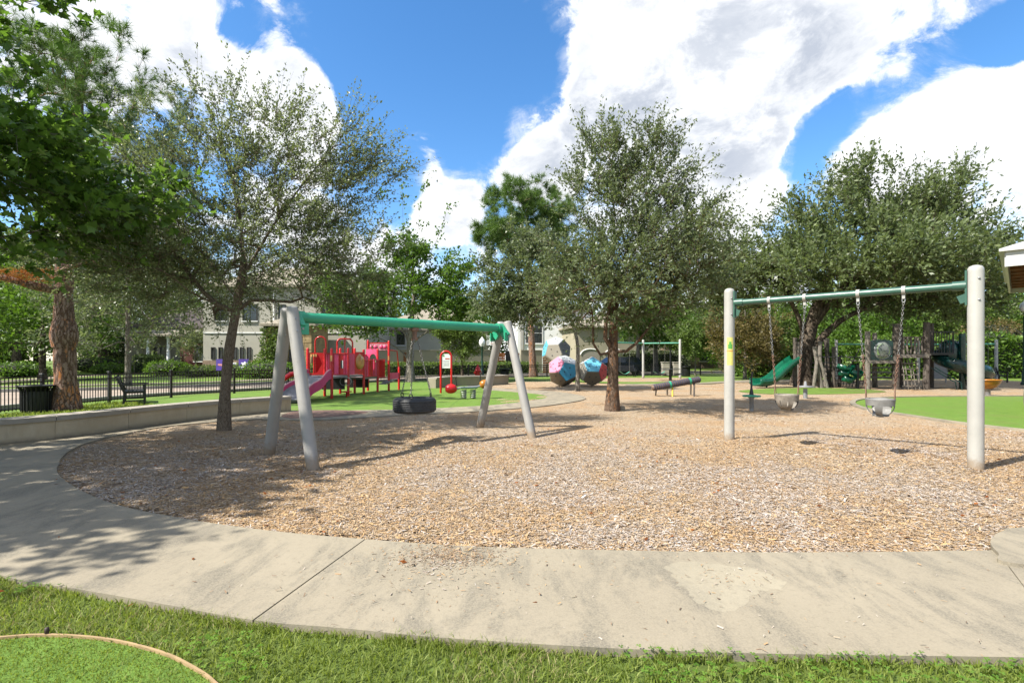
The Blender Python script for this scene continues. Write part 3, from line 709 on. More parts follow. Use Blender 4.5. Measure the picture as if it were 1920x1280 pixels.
class Tree:
    def __init__(s, trunk, r0, r1, ells, n, seed, clear, step=.35, tip=.007, up=.25, pw=.47, limbs=(), shell=.55):
        s.rng = r = np.random.default_rng(seed)
        T = resample(catmull(trunk, 6), max(4, int(sum(np.linalg.norm(np.diff(np.array(trunk), axis=0), axis=1)) / .3)))
        s.trunk = T; k = np.linspace(0, 1, len(T)); s.trunk_r = r0 * (1 - k) + r1 * k + r0 * .35 * np.exp(-k * len(T) * .9)
        pos = [t for t in T]; par = [-1] + list(range(len(T) - 1)); s.chains = []; nt = len(T)
        def add_chain(i, pts):
            ch = [i]; p = i
            for q in pts: pos.append(q); par.append(p); p = len(pos) - 1; ch.append(p)
            s.chains.append(ch)
        for lb in limbs:                                     # given limbs: list of points, the first on the trunk
            L = resample(catmull(lb, 6), max(4, int(sum(np.linalg.norm(np.diff(np.array(lb), axis=0), axis=1)) / step)))
            i = int(np.argmin(np.linalg.norm(np.array(pos[:nt]) - L[0], axis=1))); add_chain(i, list(L[1:]))
        # attraction points through the crown's volume, denser towards its skin
        E = np.array([e[0] for e in ells], float); Rr = np.array([e[1] for e in ells], float); wv = np.array([e[2] if len(e) > 2 else np.prod(e[1]) ** .67 for e in ells]); wv = wv / wv.sum()
        c = r.choice(len(ells), n, p=wv); d = unit(r.normal(size=(n, 3))); rad = r.random(n) ** shell
        A = E[c] + d * rad[:, None] * Rr[c]
        A = A[A[:, 2] > clear * .8]
        s.center = (E * wv[:, None]).sum(0); root = np.array([T[-1][0], T[-1][1], clear])
        A = A[np.argsort(np.linalg.norm(A - root, axis=1))]
        ok0 = int(np.argmax(T[:, 2] >= clear)) if (T[:, 2] >= clear).any() else nt - 1
        for a in A:
            P = np.array(pos[ok0:]); dd = np.linalg.norm(P - a, axis=1)
            cost = dd * (1 + .7 * np.clip((P[:, 2] - a[2] + .12 * dd) / np.maximum(dd, .01), 0, 1))
            i = int(np.argmin(cost)) + ok0; q = np.array(pos[i]); L = dd[i - ok0]
            if L < .12: continue
            pd = q - np.array(pos[par[i]]) if par[i] >= 0 else np.array([0, 0, 1.0]); pd = pd / max(np.linalg.norm(pd), 1e-6)
            ctrl = q + pd * .30 * L + np.array([0, 0, up * .3 * L]) + (a - q) * .25
            m = max(2, int(L / step)); t = np.linspace(0, 1, m + 1)[1:, None]
            pts = (1 - t) ** 2 * q + 2 * t * (1 - t) * ctrl + t ** 2 * a
            pts = pts + r.normal(0, .025 * L, pts.shape) * (t * (1 - t) * 4)
            add_chain(i, list(pts))
        s.pos = np.array(pos); s.par = par
        w = np.zeros(len(pos)); has = np.zeros(len(pos), bool)
        for i in range(len(pos) - 1, 0, -1):
            if not has[i]: w[i] = 1
            if par[i] >= 0: w[par[i]] += w[i]; has[par[i]] = True
        s.rad = tip * np.maximum(w, 1) ** pw
        s.rad[:nt] = s.trunk_r
        for i in range(nt, len(pos)): s.rad[i] = min(s.rad[i], s.rad[par[i]] * .88)
    def twigs(s, per, l0, l1, upb=.35, out=.5, rnd=.8, droop=.12, along=.6):
        r = s.rng; st = []; dr = []
        for ch in s.chains:
            P = s.pos[ch]; m = len(P)
            k = r.integers(max(1, int(m * (1 - along))), m, per) if m > 1 else np.zeros(per, int)
            st.append(P[k]); dr.append(unit(P[k] - P[np.maximum(k - 1, 0)]))
        S = np.concatenate(st); D = np.concatenate(dr); n = len(S)
        D = unit(.6 * D + out * unit(S - s.center) + upb * np.array([0, 0, 1.0]) + rnd * r.normal(size=(n, 3)) * .6)
        L = r.uniform(l0, l1, n)
        s.tw = (S, D, L, droop); return s
    def branch_mesh(s, nside=5, twig_r=.0035):
        mb = MB(); mb.tube([tuple(p) for p in s.trunk], [x * (1 + .06 * sin(i * 1.7)) for i, x in enumerate(s.trunk_r)], 14)
        for ch in s.chains: mb.tube([tuple(p) for p in s.pos[ch]], list(np.minimum(s.rad[ch], s.rad[ch[1]] * 1.15)), nside, caps=False)
        V = np.array(mb.v); F4 = [f for f in mb.f if len(f) == 4]
        if twig_r > 0 and getattr(s, 'tw', None):
            S, D, L, dp = s.tw; n = len(S); a = unit(np.cross(D, np.array([.3, .2, 1.0]))); b = np.cross(D, a)
            e = S + D * L[:, None] - np.array([0, 0, 1.0]) * (dp * L)[:, None]
            vs = np.stack([S + a * twig_r, S - a * twig_r * .5 + b * twig_r * .87, S - a * twig_r * .5 - b * twig_r * .87, e + a * twig_r * .3, e - a * twig_r * .15 + b * twig_r * .26, e - a * twig_r * .15 - b * twig_r * .26], 1).reshape(-1, 3)
            o = len(V) + np.arange(n)[:, None] * 6
            F = np.concatenate([np.array(F4), o + [0, 1, 4, 3], o + [1, 2, 5, 4], o + [2, 0, 3, 5]]); V = np.concatenate([V, vs])
        else: F = np.array(F4)
        return V, F
    def leaf_mesh(s, m, size, aspect=.5, fold=.12, shape=None, jitter=.016, t0=.05, sky=.55, align=.7):
        r = s.rng; S, D, L, dp = s.tw; n = len(S)
        t = r.uniform(t0, 1.02, (n, m)); C = S[:, None] + D[:, None] * (L[:, None] * t)[..., None]
        C[..., 2] -= dp * L[:, None] * t ** 2
        C = C.reshape(-1, 3) + r.normal(0, jitter, (n * m, 3)); Dd = np.repeat(D, m, 0); k = len(C)
        ax = unit(align * Dd + .62 * r.normal(size=(k, 3)) + np.array([0, 0, -.08])); nm = unit(r.normal(size=(k, 3)) * .75 + np.array([0, 0, sky]))
        sz = size * r.uniform(.6, 1.25, k)
        clump = np.repeat(r.beta(2, 2, n), m); tint = np.clip(.55 * clump + .45 * r.random(k), 0, 1)
        if shape is None:
            V = leaf_quads(C, ax, nm, sz, sz * aspect, fold); F = np.arange(4 * k).reshape(k, 4)
        else:
            q = len(shape); Sd = unit(np.cross(nm, ax)); Nn = np.cross(ax, Sd)
            bend = -(np.abs(shape[:, 0]) ** 1.5) * .5
            V = (C[:, None] + Sd[:, None] * (shape[:, 0] * sz[:, None])[..., None] + ax[:, None] * (shape[:, 1] * sz[:, None])[..., None] + Nn[:, None] * (bend * sz[:, None])[..., None]).reshape(-1, 3)
            F = np.arange(q * k).reshape(k, q)
        return V, F, tint
    def needle_mesh(s, per_tuft, length, width):
        r = s.rng; S, D, L, dp = s.tw; n = len(S); tip = S + D * L[:, None]
        k = n * per_tuft; C = np.repeat(tip, per_tuft, 0) - np.repeat(D, per_tuft, 0) * (r.random(k) * .12)[:, None]
        ax = unit(np.repeat(D, per_tuft, 0) * .55 + r.normal(size=(k, 3)) * .75 + np.array([0, 0, .12])); ln = length * r.uniform(.6, 1.15, k)
        sd = unit(np.cross(ax, r.normal(size=(k, 3)))) * (width / 2)
        V = np.stack([C - sd, C + sd, C + ax * ln[:, None] + np.array([0, 0, -.02])], 1).reshape(-1, 3)
        return V, np.arange(3 * k).reshape(k, 3), np.clip(np.repeat(r.beta(2, 2, n), per_tuft) * .6 + r.random(k) * .4, 0, 1)

def plant(name, label, base, tree, bark, leafm, V, F, tint, cat='tree', group=None, nside=5, twig_r=.0035, rz=0.0):
    root = thing(name, label, cat, (base[0], base[1], base[2] if len(base) > 2 else -.02), rz, group)
    if tree is not None:
        bv, bf = tree.branch_mesh(nside, twig_r)
        link('trunk', np_mesh('trunk', bv, bf, True), bark, root)
    link('crown', np_mesh('crown', V, F, False, tint), leafm, root)
    return root

# elm by the seat wall (crown spreads over the tyre-swing frame); local coordinates, metres from the trunk's foot
b = gp(420, 809)
t = Tree([(0, 0, 0), (.03, .0, .9), (.10, .03, 1.7), (.25, .05, 2.6), (.35, .1, 3.4)], .105, .075,
         [((-.2, .2, 3.3), (2.5, 2.2, 1.0)), ((-1.3, .2, 3.9), (1.7, 1.7, 1.1)), ((.2, .2, 4.3), (2.4, 2.0, 1.3)), ((1.6, .1, 4.0), (1.5, 1.5, 1.0)), ((.1, .1, 5.6), (1.2, 1.2, 1.5)), ((1.5, 0, 5.3), (1.5, 1.2, 1.0)), ((-.9, 0, 5.4), (.9, 1.0, 1.0)), ((2.6, 0, 5.2), (1.0, .8, .8)), ((-2.2, .3, 3.4), (1.2, 1.3, 1.0)), ((2.1, .2, 3.2), (1.1, 1.2, .8))], 620, 12, 2.35, step=.3, tip=.0065,
         limbs=[[(.2, .05, 2.35), (-.25, 0, 2.6), (-.8, .1, 3.2), (-1.3, .1, 3.9)], [(.3, .07, 3.0), (.8, .0, 3.8), (1.4, -.1, 4.6), (2.2, -.1, 5.6)], [(.33, .1, 3.3), (.2, .2, 4.4), (-.1, .2, 5.6), (-.3, .2, 6.6)]])
t.twigs(8, .35, 1.25, upb=.42, out=.62, rnd=.65, droop=.25)
V, F, tt = t.leaf_mesh(20, .063, .47)
plant('elm_tree', 'slender grey-green elm with wispy crown standing in the wood chips beside the curved seat wall', (*b, 0), t, M['bark_elm'], M['leaf_elm'], V, F, tt)

# elm with peeling red-brown limbs
b = gp(1148, 770)
t = Tree([(0, 0, 0), (.02, 0, .9), (.02, .0, 1.75), (.05, .0, 2.6), (.1, .05, 3.6)], .165, .10,
         [((.3, -.3, 3.2), (2.3, 2.7, 1.0)), ((.5, -.2, 4.4), (2.2, 2.6, 1.4)), ((-.7, -.2, 3.6), (1.2, 1.9, 1.1)), ((1.5, -.1, 3.9), (1.7, 1.9, 1.3)), ((.2, 0, 6.0), (1.6, 1.6, 1.5)), ((-.1, 0, 7.1), (1.0, 1.0, .95)), ((1.6, 0, 5.6), (1.2, 1.2, 1.2)), ((1.0, 0, 6.9), (.9, .9, .9)), ((2.5, -.2, 4.9), (.9, 1.2, .9))], 520, 22, 2.2, step=.32, tip=.0105,
         limbs=[[(.0, 0, 1.62), (-.35, -.15, 1.55), (-.55, -.2, 1.8), (-.58, -.2, 2.7), (-.8, -.2, 3.4)], [(.0, -.03, 1.72), (-.25, -.2, 2.1), (-.12, -.3, 2.9), (.05, -.4, 3.6)], [(.05, 0, 1.5), (.55, -.25, 1.8), (1.2, -.4, 2.7), (1.9, -.5, 3.7)]])
t.twigs(9, .35, 1.1, upb=.5, out=.6, rnd=.7, droop=.12)
V, F, tt = t.leaf_mesh(17, .089, .47)
plant('elm_tree', 'broad dark elm with peeling red-brown low limbs in the middle of the wood chips', (*b, 0), t, M['bark_red'], M['leaf_elm2'], V, F, tt)

# thin-stemmed elm beside the climbing blocks
b = gp(1083, 733)
t = Tree([(0, 0, 0), (.0, 0, 1.0), (-.02, 0, 2.2), (-.4, 0, 3.4), (-1.1, 0, 4.6)], .09, .055,
         [((-1.7, .2, 4.2), (2.9, 2.0, 1.3)), ((-2.4, .2, 5.0), (2.2, 1.8, 1.6)), ((-1.2, .2, 5.4), (1.9, 1.6, 1.5)), ((-3.2, .2, 3.9), (1.5, 1.5, 1.0)), ((-2.2, .2, 6.6), (1.2, 1.2, .9))], 330, 32, 2.3, tip=.008)
t.twigs(8, .35, .9, droop=.15)
V, F, tt = t.leaf_mesh(17, .13, .5)
plant('elm_tree', 'thin-trunked elm with dense dark crown beside the coloured climbing blocks', (*b, 0), t, M['bark_grey'], M['leaf_elm2'], V, F, tt)

# big spreading oak over the timber play tower
b = gp(1502, 722)
t = Tree([(0, 0, 0), (.1, 0, 1.2), (.35, 0, 2.6), (.9, 0, 4.2), (1.5, 0, 6.0)], .46, .25,
         [((-1.8, 0, 6.0), (3.2, 3.0, 1.9)), ((3.5, -.2, 5.6), (5.4, 3.6, 1.7)), ((8.0, .0, 5.2), (3.8, 3.2, 1.7)), ((1.0, 0, 7.6), (3.6, 3.2, 2.1)), ((5.0, 0, 8.0), (4.4, 3.4, 2.1)), ((3.4, 0, 10.2), (2.0, 2.0, 1.6)), ((7.3, 0, 9.5), (2.2, 2.0, 1.8)), ((9.8, 0, 7.0), (1.7, 1.8, 1.7)), ((-3.6, 0, 5.0), (1.9, 2.0, 1.4)), ((5.6, -.4, 4.7), (4.6, 2.6, .9)), ((-.5, -4.0, 5.6), (3.4, 2.4, 1.2)), ((3.6, -4.0, 5.8), (4.0, 2.3, 1.3))], 740, 42, 3.2, step=.6, tip=.021, pw=.49,
         limbs=[[(.1, 0, 1.3), (.9, -.3, 2.5), (2.0, -.6, 3.6), (4.0, -.8, 4.4), (6.6, -.6, 4.9)], [(.3, 0, 2.4), (-.2, 0, 3.8), (-1.0, 0, 5.4)], [(.5, 0, 3.0), (1.5, -.4, 4.6), (2.8, -.3, 6.2), (3.4, -.2, 8.0)]])
t.twigs(9, .7, 2.2, upb=.55, out=.55, rnd=.65, droop=.1)
V, F, tt = t.leaf_mesh(14, .215, .45, jitter=.04)
plant('oak_tree', 'big spreading oak with forked dark trunk arching over the timber play tower', (*b, 0), t, M['bark_oak'], M['leaf_oak'], V, F, tt, twig_r=.006)

# broad maple whose crown hangs into the picture beside the pine
t = Tree([(0, 0, 0), (.05, 0, 1.5), (.1, .1, 3.0), (.2, .2, 4.4)], .24, .17,
         [((3.3, .4, 5.7), (.8, .7, .8)), ((2.9, 1.6, 4.1), (1.7, 1.7, 1.1)), ((2.3, .6, 4.2), (1.8, 1.8, .7)), ((.6, -2.2, 4.8), (2.8, 2.2, 1.5)), ((-.6, -1.2, 6.8), (2.9, 2.6, 1.7)), ((-1.5, -.6, 5.2), (2.8, 2.8, 1.8)), ((1.0, -3.4, 5.6), (2.2, 1.6, 1.2)), ((3.5, 1.6, 4.2), (.9, 1.0, .7)), ((2.6, 2.6, 4.1), (1.3, 1.2, .7)), ((-.6, 1.8, 6.4), (1.2, 1.5, 1.2))], 560, 52, 2.6, step=.4, tip=.008, shell=.45)
t.twigs(8, .3, .8, upb=.1, out=.5, droop=.25)
V, F, tt = t.leaf_mesh(8, .13, shape=MAPLE, jitter=.05, sky=.9)
plant('maple_tree', 'leafy maple with lobed dark green leaves overhanging the near path', (-9.9, 6.0, 0), t, M['bark_grey'], M['leaf_maple'], V, F, tt)

# pine in front of the street fence
b = gp(125, 768)
t = Tree([(0, 0, 0), (-.05, 0, 1.6), (-.08, 0, 3.4), (.0, .0, 5.5), (.25, .0, 7.6), (.4, 0, 9.6)], .275, .10,
         [((.6, 0, 8.6), (2.9, 2.6, 1.5)), ((.0, 0, 10.0), (2.2, 2.2, 1.3)), ((1.6, 0, 7.2), (1.5, 1.5, .9)), ((-1.6, 0, 7.6), (2.0, 2.0, 1.3)), ((-.3, 0, 6.2), (1.6, 1.5, .7))], 230, 62, 4.6, step=.4, tip=.014, up=.1)
t.twigs(10, .15, .5, upb=.45, out=.5, droop=0)
V, F, tt = t.needle_mesh(36, .27, .011)
pine = plant('pine_tree', 'tall pine with thick flaking orange-brown trunk in front of the street fence', (*b, 0), t, M['bark_pine'], M['leaf_pine'], V, F, tt, nside=6)
mb = MB(); mb.tube([(-.1, -.15, 3.35), (-.45, -.5, 3.42), (-.95, -.8, 3.6), (-1.6, -1.1, 3.55), (-2.3, -1.3, 3.6)], [.13, .11, .08, .045, .03], 8)
mb.tube([(-.25, -.1, 3.75), (.4, -.3, 4.0), (1.2, -.4, 4.1), (2.0, -.4, 4.35)], [.09, .07, .05, .02], 7)
mb.build('broken_branch', M['bark_pine'], pine)
mb = MB(); mb.lathe([(.27, 1.55), (.315, 1.75), (.325, 1.9), (.305, 2.05), (.26, 2.3)], 16, Matrix.Translation((-.07, 0, .2))); mb.build('trunk_burl', M['bark_pine'], pine)
rr = np.random.default_rng(5); n = 900; C = np.stack([rr.uniform(-1.25, .12, n), rr.uniform(-.95, -.35, n), rr.uniform(3.52, 3.85, n)], 1); ax = unit(rr.normal(size=(n, 3)) * [1, .8, .4]); sd = unit(np.cross(ax, rr.normal(size=(n, 3)))) * .006
link('dead_needles', np_mesh('dead_needles', np.stack([C - sd, C + sd, C + ax * .24], 1).reshape(-1, 3), np.arange(3 * n).reshape(n, 3), False, rr.random(n)), M['leaf_dead'], pine)

# second pine far behind the tyre swing
b = gp(1000, 706)
t = Tree([(0, 0, 0), (-.2, 0, 4), (-.4, 0, 8), (-.5, 0, 13)], .30, .12,
         [((-.6, 0, 13.4), (3.4, 3.0, 1.9)), ((-2.2, 0, 11.4), (2.6, 2.4, 1.5)), ((1.2, 0, 12.0), (2.4, 2.4, 1.6)), ((-1.0, 0, 10), (2.6, 2.2, 1.3))], 170, 72, 8.2, step=.7, tip=.02)
t.twigs(9, .3, .8, upb=.5, droop=0)
V, F, tt = t.needle_mesh(40, .55, .03)
plant('pine_tree', 'round-topped pine rising behind the thin-trunked elm', (*b, 0), t, M['bark_pine'], M['leaf_pine'], V, F, tt)

# pale-barked sycamore behind the red playground
b = gp(770, 716)
t = Tree([(0, 0, 0), (-.05, 0, 1.6), (0, 0, 3.2), (.2, 0, 5.4), (.1, 0, 7.2)], .25, .05,
         [((-3.0, 0, 4.4), (2.4, 2.2, 1.6)), ((-1.4, 0, 5.6), (2.6, 2.2, 1.6)), ((1.6, 0, 5.2), (2.2, 2.0, 1.6)), ((-4.0, 0, 5.8), (1.8, 1.8, 1.4)), ((2.6, 0, 6.6), (1.1, 1.1, 1.1)), ((-.1, 0, 7.6), (1.4, 1.3, 1.2)), ((3.0, 0, 4.6), (1.4, 1.4, 1.2))], 300, 82, 1.7, step=.5, tip=.012,
         limbs=[[(0, 0, 1.4), (-1.2, 0, 2.3), (-2.6, 0, 3.0), (-4.0, 0, 3.8)], [(0, 0, 2.2), (-.6, 0, 3.4), (-1.6, 0, 4.6)], [(0, 0, 2.3), (.9, 0, 3.0), (2.2, 0, 3.6), (3.2, 0, 4.6)], [(.2, 0, 5.2), (-.9, 0, 7.4), (-1.6, 0, 10.0), (-1.8, 0, 11.4)], [(.2, 0, 5.6), (1.1, 0, 7.6), (1.9, 0, 9.4), (2.2, 0, 10.6)], [(.12, 0, 7), (.4, 0, 9), (.7, 0, 11.5)], [(.12, 0, 6.4), (-.4, 0, 8.6), (-.5, 0, 11.6)]])
t.twigs(6, .4, 1.1, upb=.2, droop=.15)
V, F, tt = t.leaf_mesh(13, .21, .62, jitter=.1)
plant('sycamore_tree', 'pale-barked sycamore with bright leaves and bare upper twigs behind the red play structure', (*b, 0), t, M['bark_grey'], M['leaf_bright'], V, F, tt, twig_r=.006)

def simple_tree(name, label, base, h, cr, cz, leafm, bark, seed, n=150, per=6, m=9, size=.28, r0=.16, clear=1.6, group=None, lob=5, lean=0.0, aspect=.55, wide=1.0):
    r_ = np.random.default_rng(seed)
    ells = [((lean, 0, cz), (cr * wide, cr, (h - cz)))]
    for k in range(lob):
        a = 2 * pi * k / lob + r_.random(); q = cr * r_.uniform(.45, .7)
        ells.append(((lean + cos(a) * cr * .6 * wide, sin(a) * cr * .6, cz + r_.uniform(-.35, .4) * (h - cz)), (q, q, q * .75)))
    t = Tree([(0, 0, 0), (lean * .2, 0, clear), (lean * .6, 0, cz), (lean, 0, cz + (h - cz) * .5)], r0, r0 * .5, ells, n, seed, clear, step=.6, tip=r0 * .07)
    t.twigs(per, .35 * cr * .4, 1.0 * cr * .4, droop=.15)
    V, F, tt = t.leaf_mesh(m, size, aspect, jitter=size * .6)
    return plant(name, label, base, t, bark, leafm, V, F, tt, group=group, twig_r=.005)

simple_tree('street_tree', 'forked street tree with dark crown behind the black bench', (*gp(240, 724), 0), 9.6, 3.5, 5.0, M['leaf_elm2'], M['bark_grey'], 91, wide=1.2, n=320, per=7, m=10, size=.15, r0=.14, clear=2.0)
simple_tree('feathery_tree', 'small feathery pale green tree in front of the red brick house', (*gp(367, 703), 0), 4.6, 1.5, 2.8, M['leaf_elm'], M['bark_grey'], 92, n=120, m=10, size=.14, r0=.06, clear=1.0)
simple_tree('round_tree', 'small round-crowned tree in front of the tan garden wall', (-3.75, 38.2, 0), 4.7, 1.75, 2.9, M['leaf_bg'], M['bark_oak'], 93, n=170, m=11, size=.17, r0=.09, clear=1.2)
simple_tree('lime_green_tree', 'lime green tree with pale trunk behind the far swing frame', (13.6, 48, 0), 7.2, 2.9, 4.6, M['leaf_bright'], M['bark_grey'], 94, n=170, m=10, size=.30, r0=.26, clear=1.6)
simple_tree('lime_green_tree', 'smaller lime green tree beside the far swing frame, next to the stone piers', (11.2, 45, 0), 6.3, 1.9, 4.6, M['leaf_bright'], M['bark_grey'], 95, n=110, m=10, size=.28, r0=.2, clear=1.8)
simple_tree('young_tree', 'young green tree on the lawn behind the black litter bin', (15.2, 42, 0), 4.7, 1.8, 3.1, M['leaf_bg'], M['bark_grey'], 96, n=130, m=11, size=.20, r0=.07, clear=1.3)
simple_tree('brown_tinged_tree', 'brown-tinged leafy tree on the lawn behind the green wave slide', (16.0, 34.8, 0), 6.3, 2.4, 3.2, M['leaf_brown'], M['bark_grey'], 97, n=230, m=10, size=.19, r0=.11, clear=.8)
simple_tree('brown_tinged_tree', 'taller bushy tree with yellowing leaves beside the green wave slide', (20.3, 39.0, 0), 6.8, 2.6, 3.3, M['leaf_bg'], M['bark_grey'], 98, n=230, m=10, size=.20, r0=.13, clear=.6)
simple_tree('big_shade_tree', 'old shade tree with thick dark trunk on the lawn across the street', (-46, 57, 0), 15, 8.5, 9.0, M['leaf_bg'], M['bark_oak'], 99, n=320, per=7, m=10, size=.42, r0=.48, clear=3.0)
simple_tree('shade_tree', 'low-branched shade tree on the lawn beside the front walk', (-31.5, 34, 0), 8.2, 4.2, 4.4, M['leaf_bright'], M['bark_oak'], 100, n=230, m=10, size=.26, r0=.2, clear=1.6)
simple_tree('shade_tree', 'tall shade tree with dark crown seen past the pine trunk', (-44, 45, 0), 14, 6.4, 7.8, M['leaf_bg'], M['bark_oak'], 101, n=300, m=10, size=.38, r0=.35, clear=2.6)
protos = [simple_tree('background_tree', 'deep green tree in the tree belt far beyond the park', (-62, 66, 0), 15, 6.5, 8, M['leaf_bg'], M['bark_oak'], 103, n=200, m=10, size=.5, r0=.3, group='trees in the far belt'),
          simple_tree('background_tree', 'bright green tree in the tree belt far beyond the park', (32, 66, 0), 12, 5.5, 6.2, M['leaf_bright'], M['bark_oak'], 104, n=190, m=10, size=.46, r0=.3, group='trees in the far belt')]
for k, (x, y, s_) in enumerate([(-78, 60, 1.1), (-50, 80, 1.15), (-36, 76, 1.0), (-24, 80, 1.0), (-14, 76, .9), (-5, 80, .95), (3, 84, 1.0), (12, 78, .85), (20, 72, .8), (26, 62, .75), (28, 80, 1.0), (38, 56, .8), (46, 66, 1.0), (58, 60, 1.0), (72, 66, 1.1), (34, 47, .62), (43, 49, .7), (52, 52, .8), (62, 40, 1), (66, 26, .9), (60, 14, 1), (70, 2, 1.1), (76, 34, 1.1), (-60, 34, 1), (-66, 20, 1)]):
    c = copy_tree(protos[k % 2]); c['label'] = protos[k % 2]['label']; c.location = (x, y, -.02); c.rotation_euler = (0, 0, k * 1.9); c.scale = (s_, s_, s_ * (.9 + .05 * (k % 4)))

def leaf_mass(r_, boxes, n, size, aspect=.6, skin=.25):
    """leaves filling the outer skin of boxes ((x0,y0,z0),(x1,y1,z1)) or ellipsoids ('e', centre, radii)"""
    Cs = []; Ns = []
    wt = []
    for b_ in boxes: wt.append(np.prod(np.array(b_[2])) ** .67 if b_[0] == 'e' else np.prod(np.array(b_[1]) - np.array(b_[0])) ** .67)
    wt = np.array(wt) / sum(wt)
    for b_, w in zip(boxes, wt):
        k = max(30, int(n * w))
        if b_[0] == 'e':
            d = unit(r_.normal(size=(k, 3))); rad = 1 - skin * r_.random(k) ** 1.5 + r_.normal(0, .05, k)
            Cs.append(np.array(b_[1]) + d * rad[:, None] * np.array(b_[2])); Ns.append(d)
        else:
            lo, hi = np.array(b_[0]), np.array(b_[1]); ext = hi - lo; ar = np.array([ext[1] * ext[2], ext[1] * ext[2], ext[0] * ext[2], ext[0] * ext[2], ext[0] * ext[1]]); f = r_.choice(5, k, p=ar / ar.sum())
            P = lo + r_.random((k, 3)) * ext; N = np.zeros((k, 3)); dep = r_.normal(0, .07, k)
            for j, (axis, sgn) in enumerate(((0, -1), (0, 1), (1, -1), (1, 1), (2, 1))):
                q = f == j; P[q, axis] = (hi if sgn > 0 else lo)[axis] + dep[q]; N[q, axis] = sgn
            Cs.append(P); Ns.append(N)
    C = np.concatenate(Cs); N = np.concatenate(Ns); k = len(C)
    C[:, 2] = np.maximum(C[:, 2], .01)
    ax = unit(r_.normal(size=(k, 3)) + N * .3 + [0, 0, .2]); nm = unit(N * .7 + r_.normal(size=(k, 3)) * .6 + [0, 0, .3]); sz = size * r_.uniform(.6, 1.3, k)
    return leaf_quads(C, ax, nm, sz, sz * aspect), np.arange(4 * k).reshape(k, 4), np.clip(r_.beta(2, 2, k), 0, 1)
def bush(name, label, loc, boxes, n, size, mat, core=None, rz=0, cat='shrub', group=None, seed=0):
    r_ = np.random.default_rng(seed + 500)
    root = thing(name, label, cat, (*loc, -.03), rz, group)
    V, F, tt = leaf_mass(r_, boxes, n, size)
    link('foliage', np_mesh('foliage', V, F, False, tt), mat, root)
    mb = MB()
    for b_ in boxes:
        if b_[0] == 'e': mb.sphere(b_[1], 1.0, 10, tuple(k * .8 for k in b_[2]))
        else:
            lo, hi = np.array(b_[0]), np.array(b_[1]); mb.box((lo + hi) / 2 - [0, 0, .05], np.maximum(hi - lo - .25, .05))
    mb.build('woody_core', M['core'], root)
    return root
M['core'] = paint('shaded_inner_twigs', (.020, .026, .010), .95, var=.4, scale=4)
# clipped hedge beyond the play tower, and shrubs
bush('tall_hedge', 'tall clipped bright green hedge behind the far swing frame and metal bench', (33, 37.5), [((-6.5, -1, 0), (9, 1, 2.9)), ('e', (-5, 0, 2.6), (2, 1.2, .7)), ('e', (2, 0, 2.8), (3, 1.2, .7))], 15000, .22, M['leaf_hedge'], rz=.12, cat='hedge', seed=1)
bush('tall_hedge', 'tall leafy hedge behind the timber play tower', (21.5, 40.5), [((-3.4, -1, 0), (4.6, 1, 2.2)), ('e', (-1, 0, 2.2), (2.3, 1.1, .9)), ('e', (2.5, 0, 2.2), (2.0, 1.1, 1.0))], 9000, .23, M['leaf_hedge'], rz=.1, cat='hedge', seed=2)
bush('flowering_shrub', 'orange-tinged shrub rising over the clipped hedge', (38.5, 40.5), [('e', (0, 0, 2.4), (3.2, 1.8, 2.2)), ('e', (-2.4, 0, 1.8), (1.8, 1.5, 1.7))], 7000, .2, M['leaf_brown'], seed=3)
bush('clipped_hedge', 'low clipped hedge along the foot of the tan garden wall', (-3.5, 44.0), [((-7.5, -.6, 0), (6.5, .6, 1.0))], 6500, .17, M['leaf_bg'], rz=.52, cat='hedge', seed=4)
bush('dark_hedge', 'dark tall hedge behind the two stone piers', (13.6, 52), [((-3.2, -.6, 0), (5.0, .6, 2.1))], 7000, .14, M['leaf_elm2'], rz=.3, cat='hedge', seed=5)
for k, (x, y, rx, h) in enumerate([(-34.6, 47.5, .55, 1.7), (-33.2, 47.0, .55, 1.7)]):
    bush('topiary_shrub', 'square clipped shrub flanking the brick house entrance', (x, y), [((-rx, -rx, 0), (rx, rx, h))], 1600, .12, M['leaf_bg'], group='clipped shrubs at the entrance', seed=6 + k)
for k, (x, y, e, h, mt, lb) in enumerate([(-28.6, 42, 1.8, 1.3, 'leaf_bright', 'bright rounded shrub beside the clipped entrance shrubs'), (-36.5, 46, 1.6, 1.0, 'leaf_hedge', 'pale low shrub bed in front of the columned porch'), (-24.8, 40.5, 1.7, .9, 'leaf_bg', 'dark green planting below the row of narrow windows'),
                                     (-17.6, 36.6, 2.2, 1.3, 'leaf_bright', 'bright green shrub at the foot of the ivy-covered stone turret'), (-14.2, 37.6, 1.9, 1.1, 'leaf_bg', 'dark round shrub behind the red slide'), (-39, 40, 2.0, 1.2, 'leaf_bright', 'bright shrub by the front walk across the street'), (-56, 52, 5.0, 4.6, 'leaf_bg', 'tall shrubbery behind the lawn beyond the litter bin'), (-66, 60, 6.0, 6.0, 'leaf_hedge', 'tall pale shrubbery at the far end of the lawn across the street'), (-47, 62, 6.0, 5.0, 'leaf_elm2', 'dark tall shrubbery behind the old shade tree'), (-36, 60, 4.0, 4.0, 'leaf_bg', 'shrubbery beside the brick house'), (-42.5, 52, 3.4, 1.7, 'leaf_bg', 'broad dark shrub beside the thick old trunk'), (8.6, 46, 1.6, .9, 'leaf_hedge', 'low shrub beside the parked car'), (-20.6, 38.8, 1.5, 1.1, 'leaf_bg', 'leafy shrub behind the purple shield sign')]):
    bush('round_shrub', lb, (x, y), [('e', (0, 0, h * .45), (e, e * .7, h * .55)), ('e', (e * .5, .2, h * .4), (e * .6, e * .5, h * .45))], 2600 if h < 3 else 6000, .17 if h < 3 else .4, M[mt], seed=20 + k)
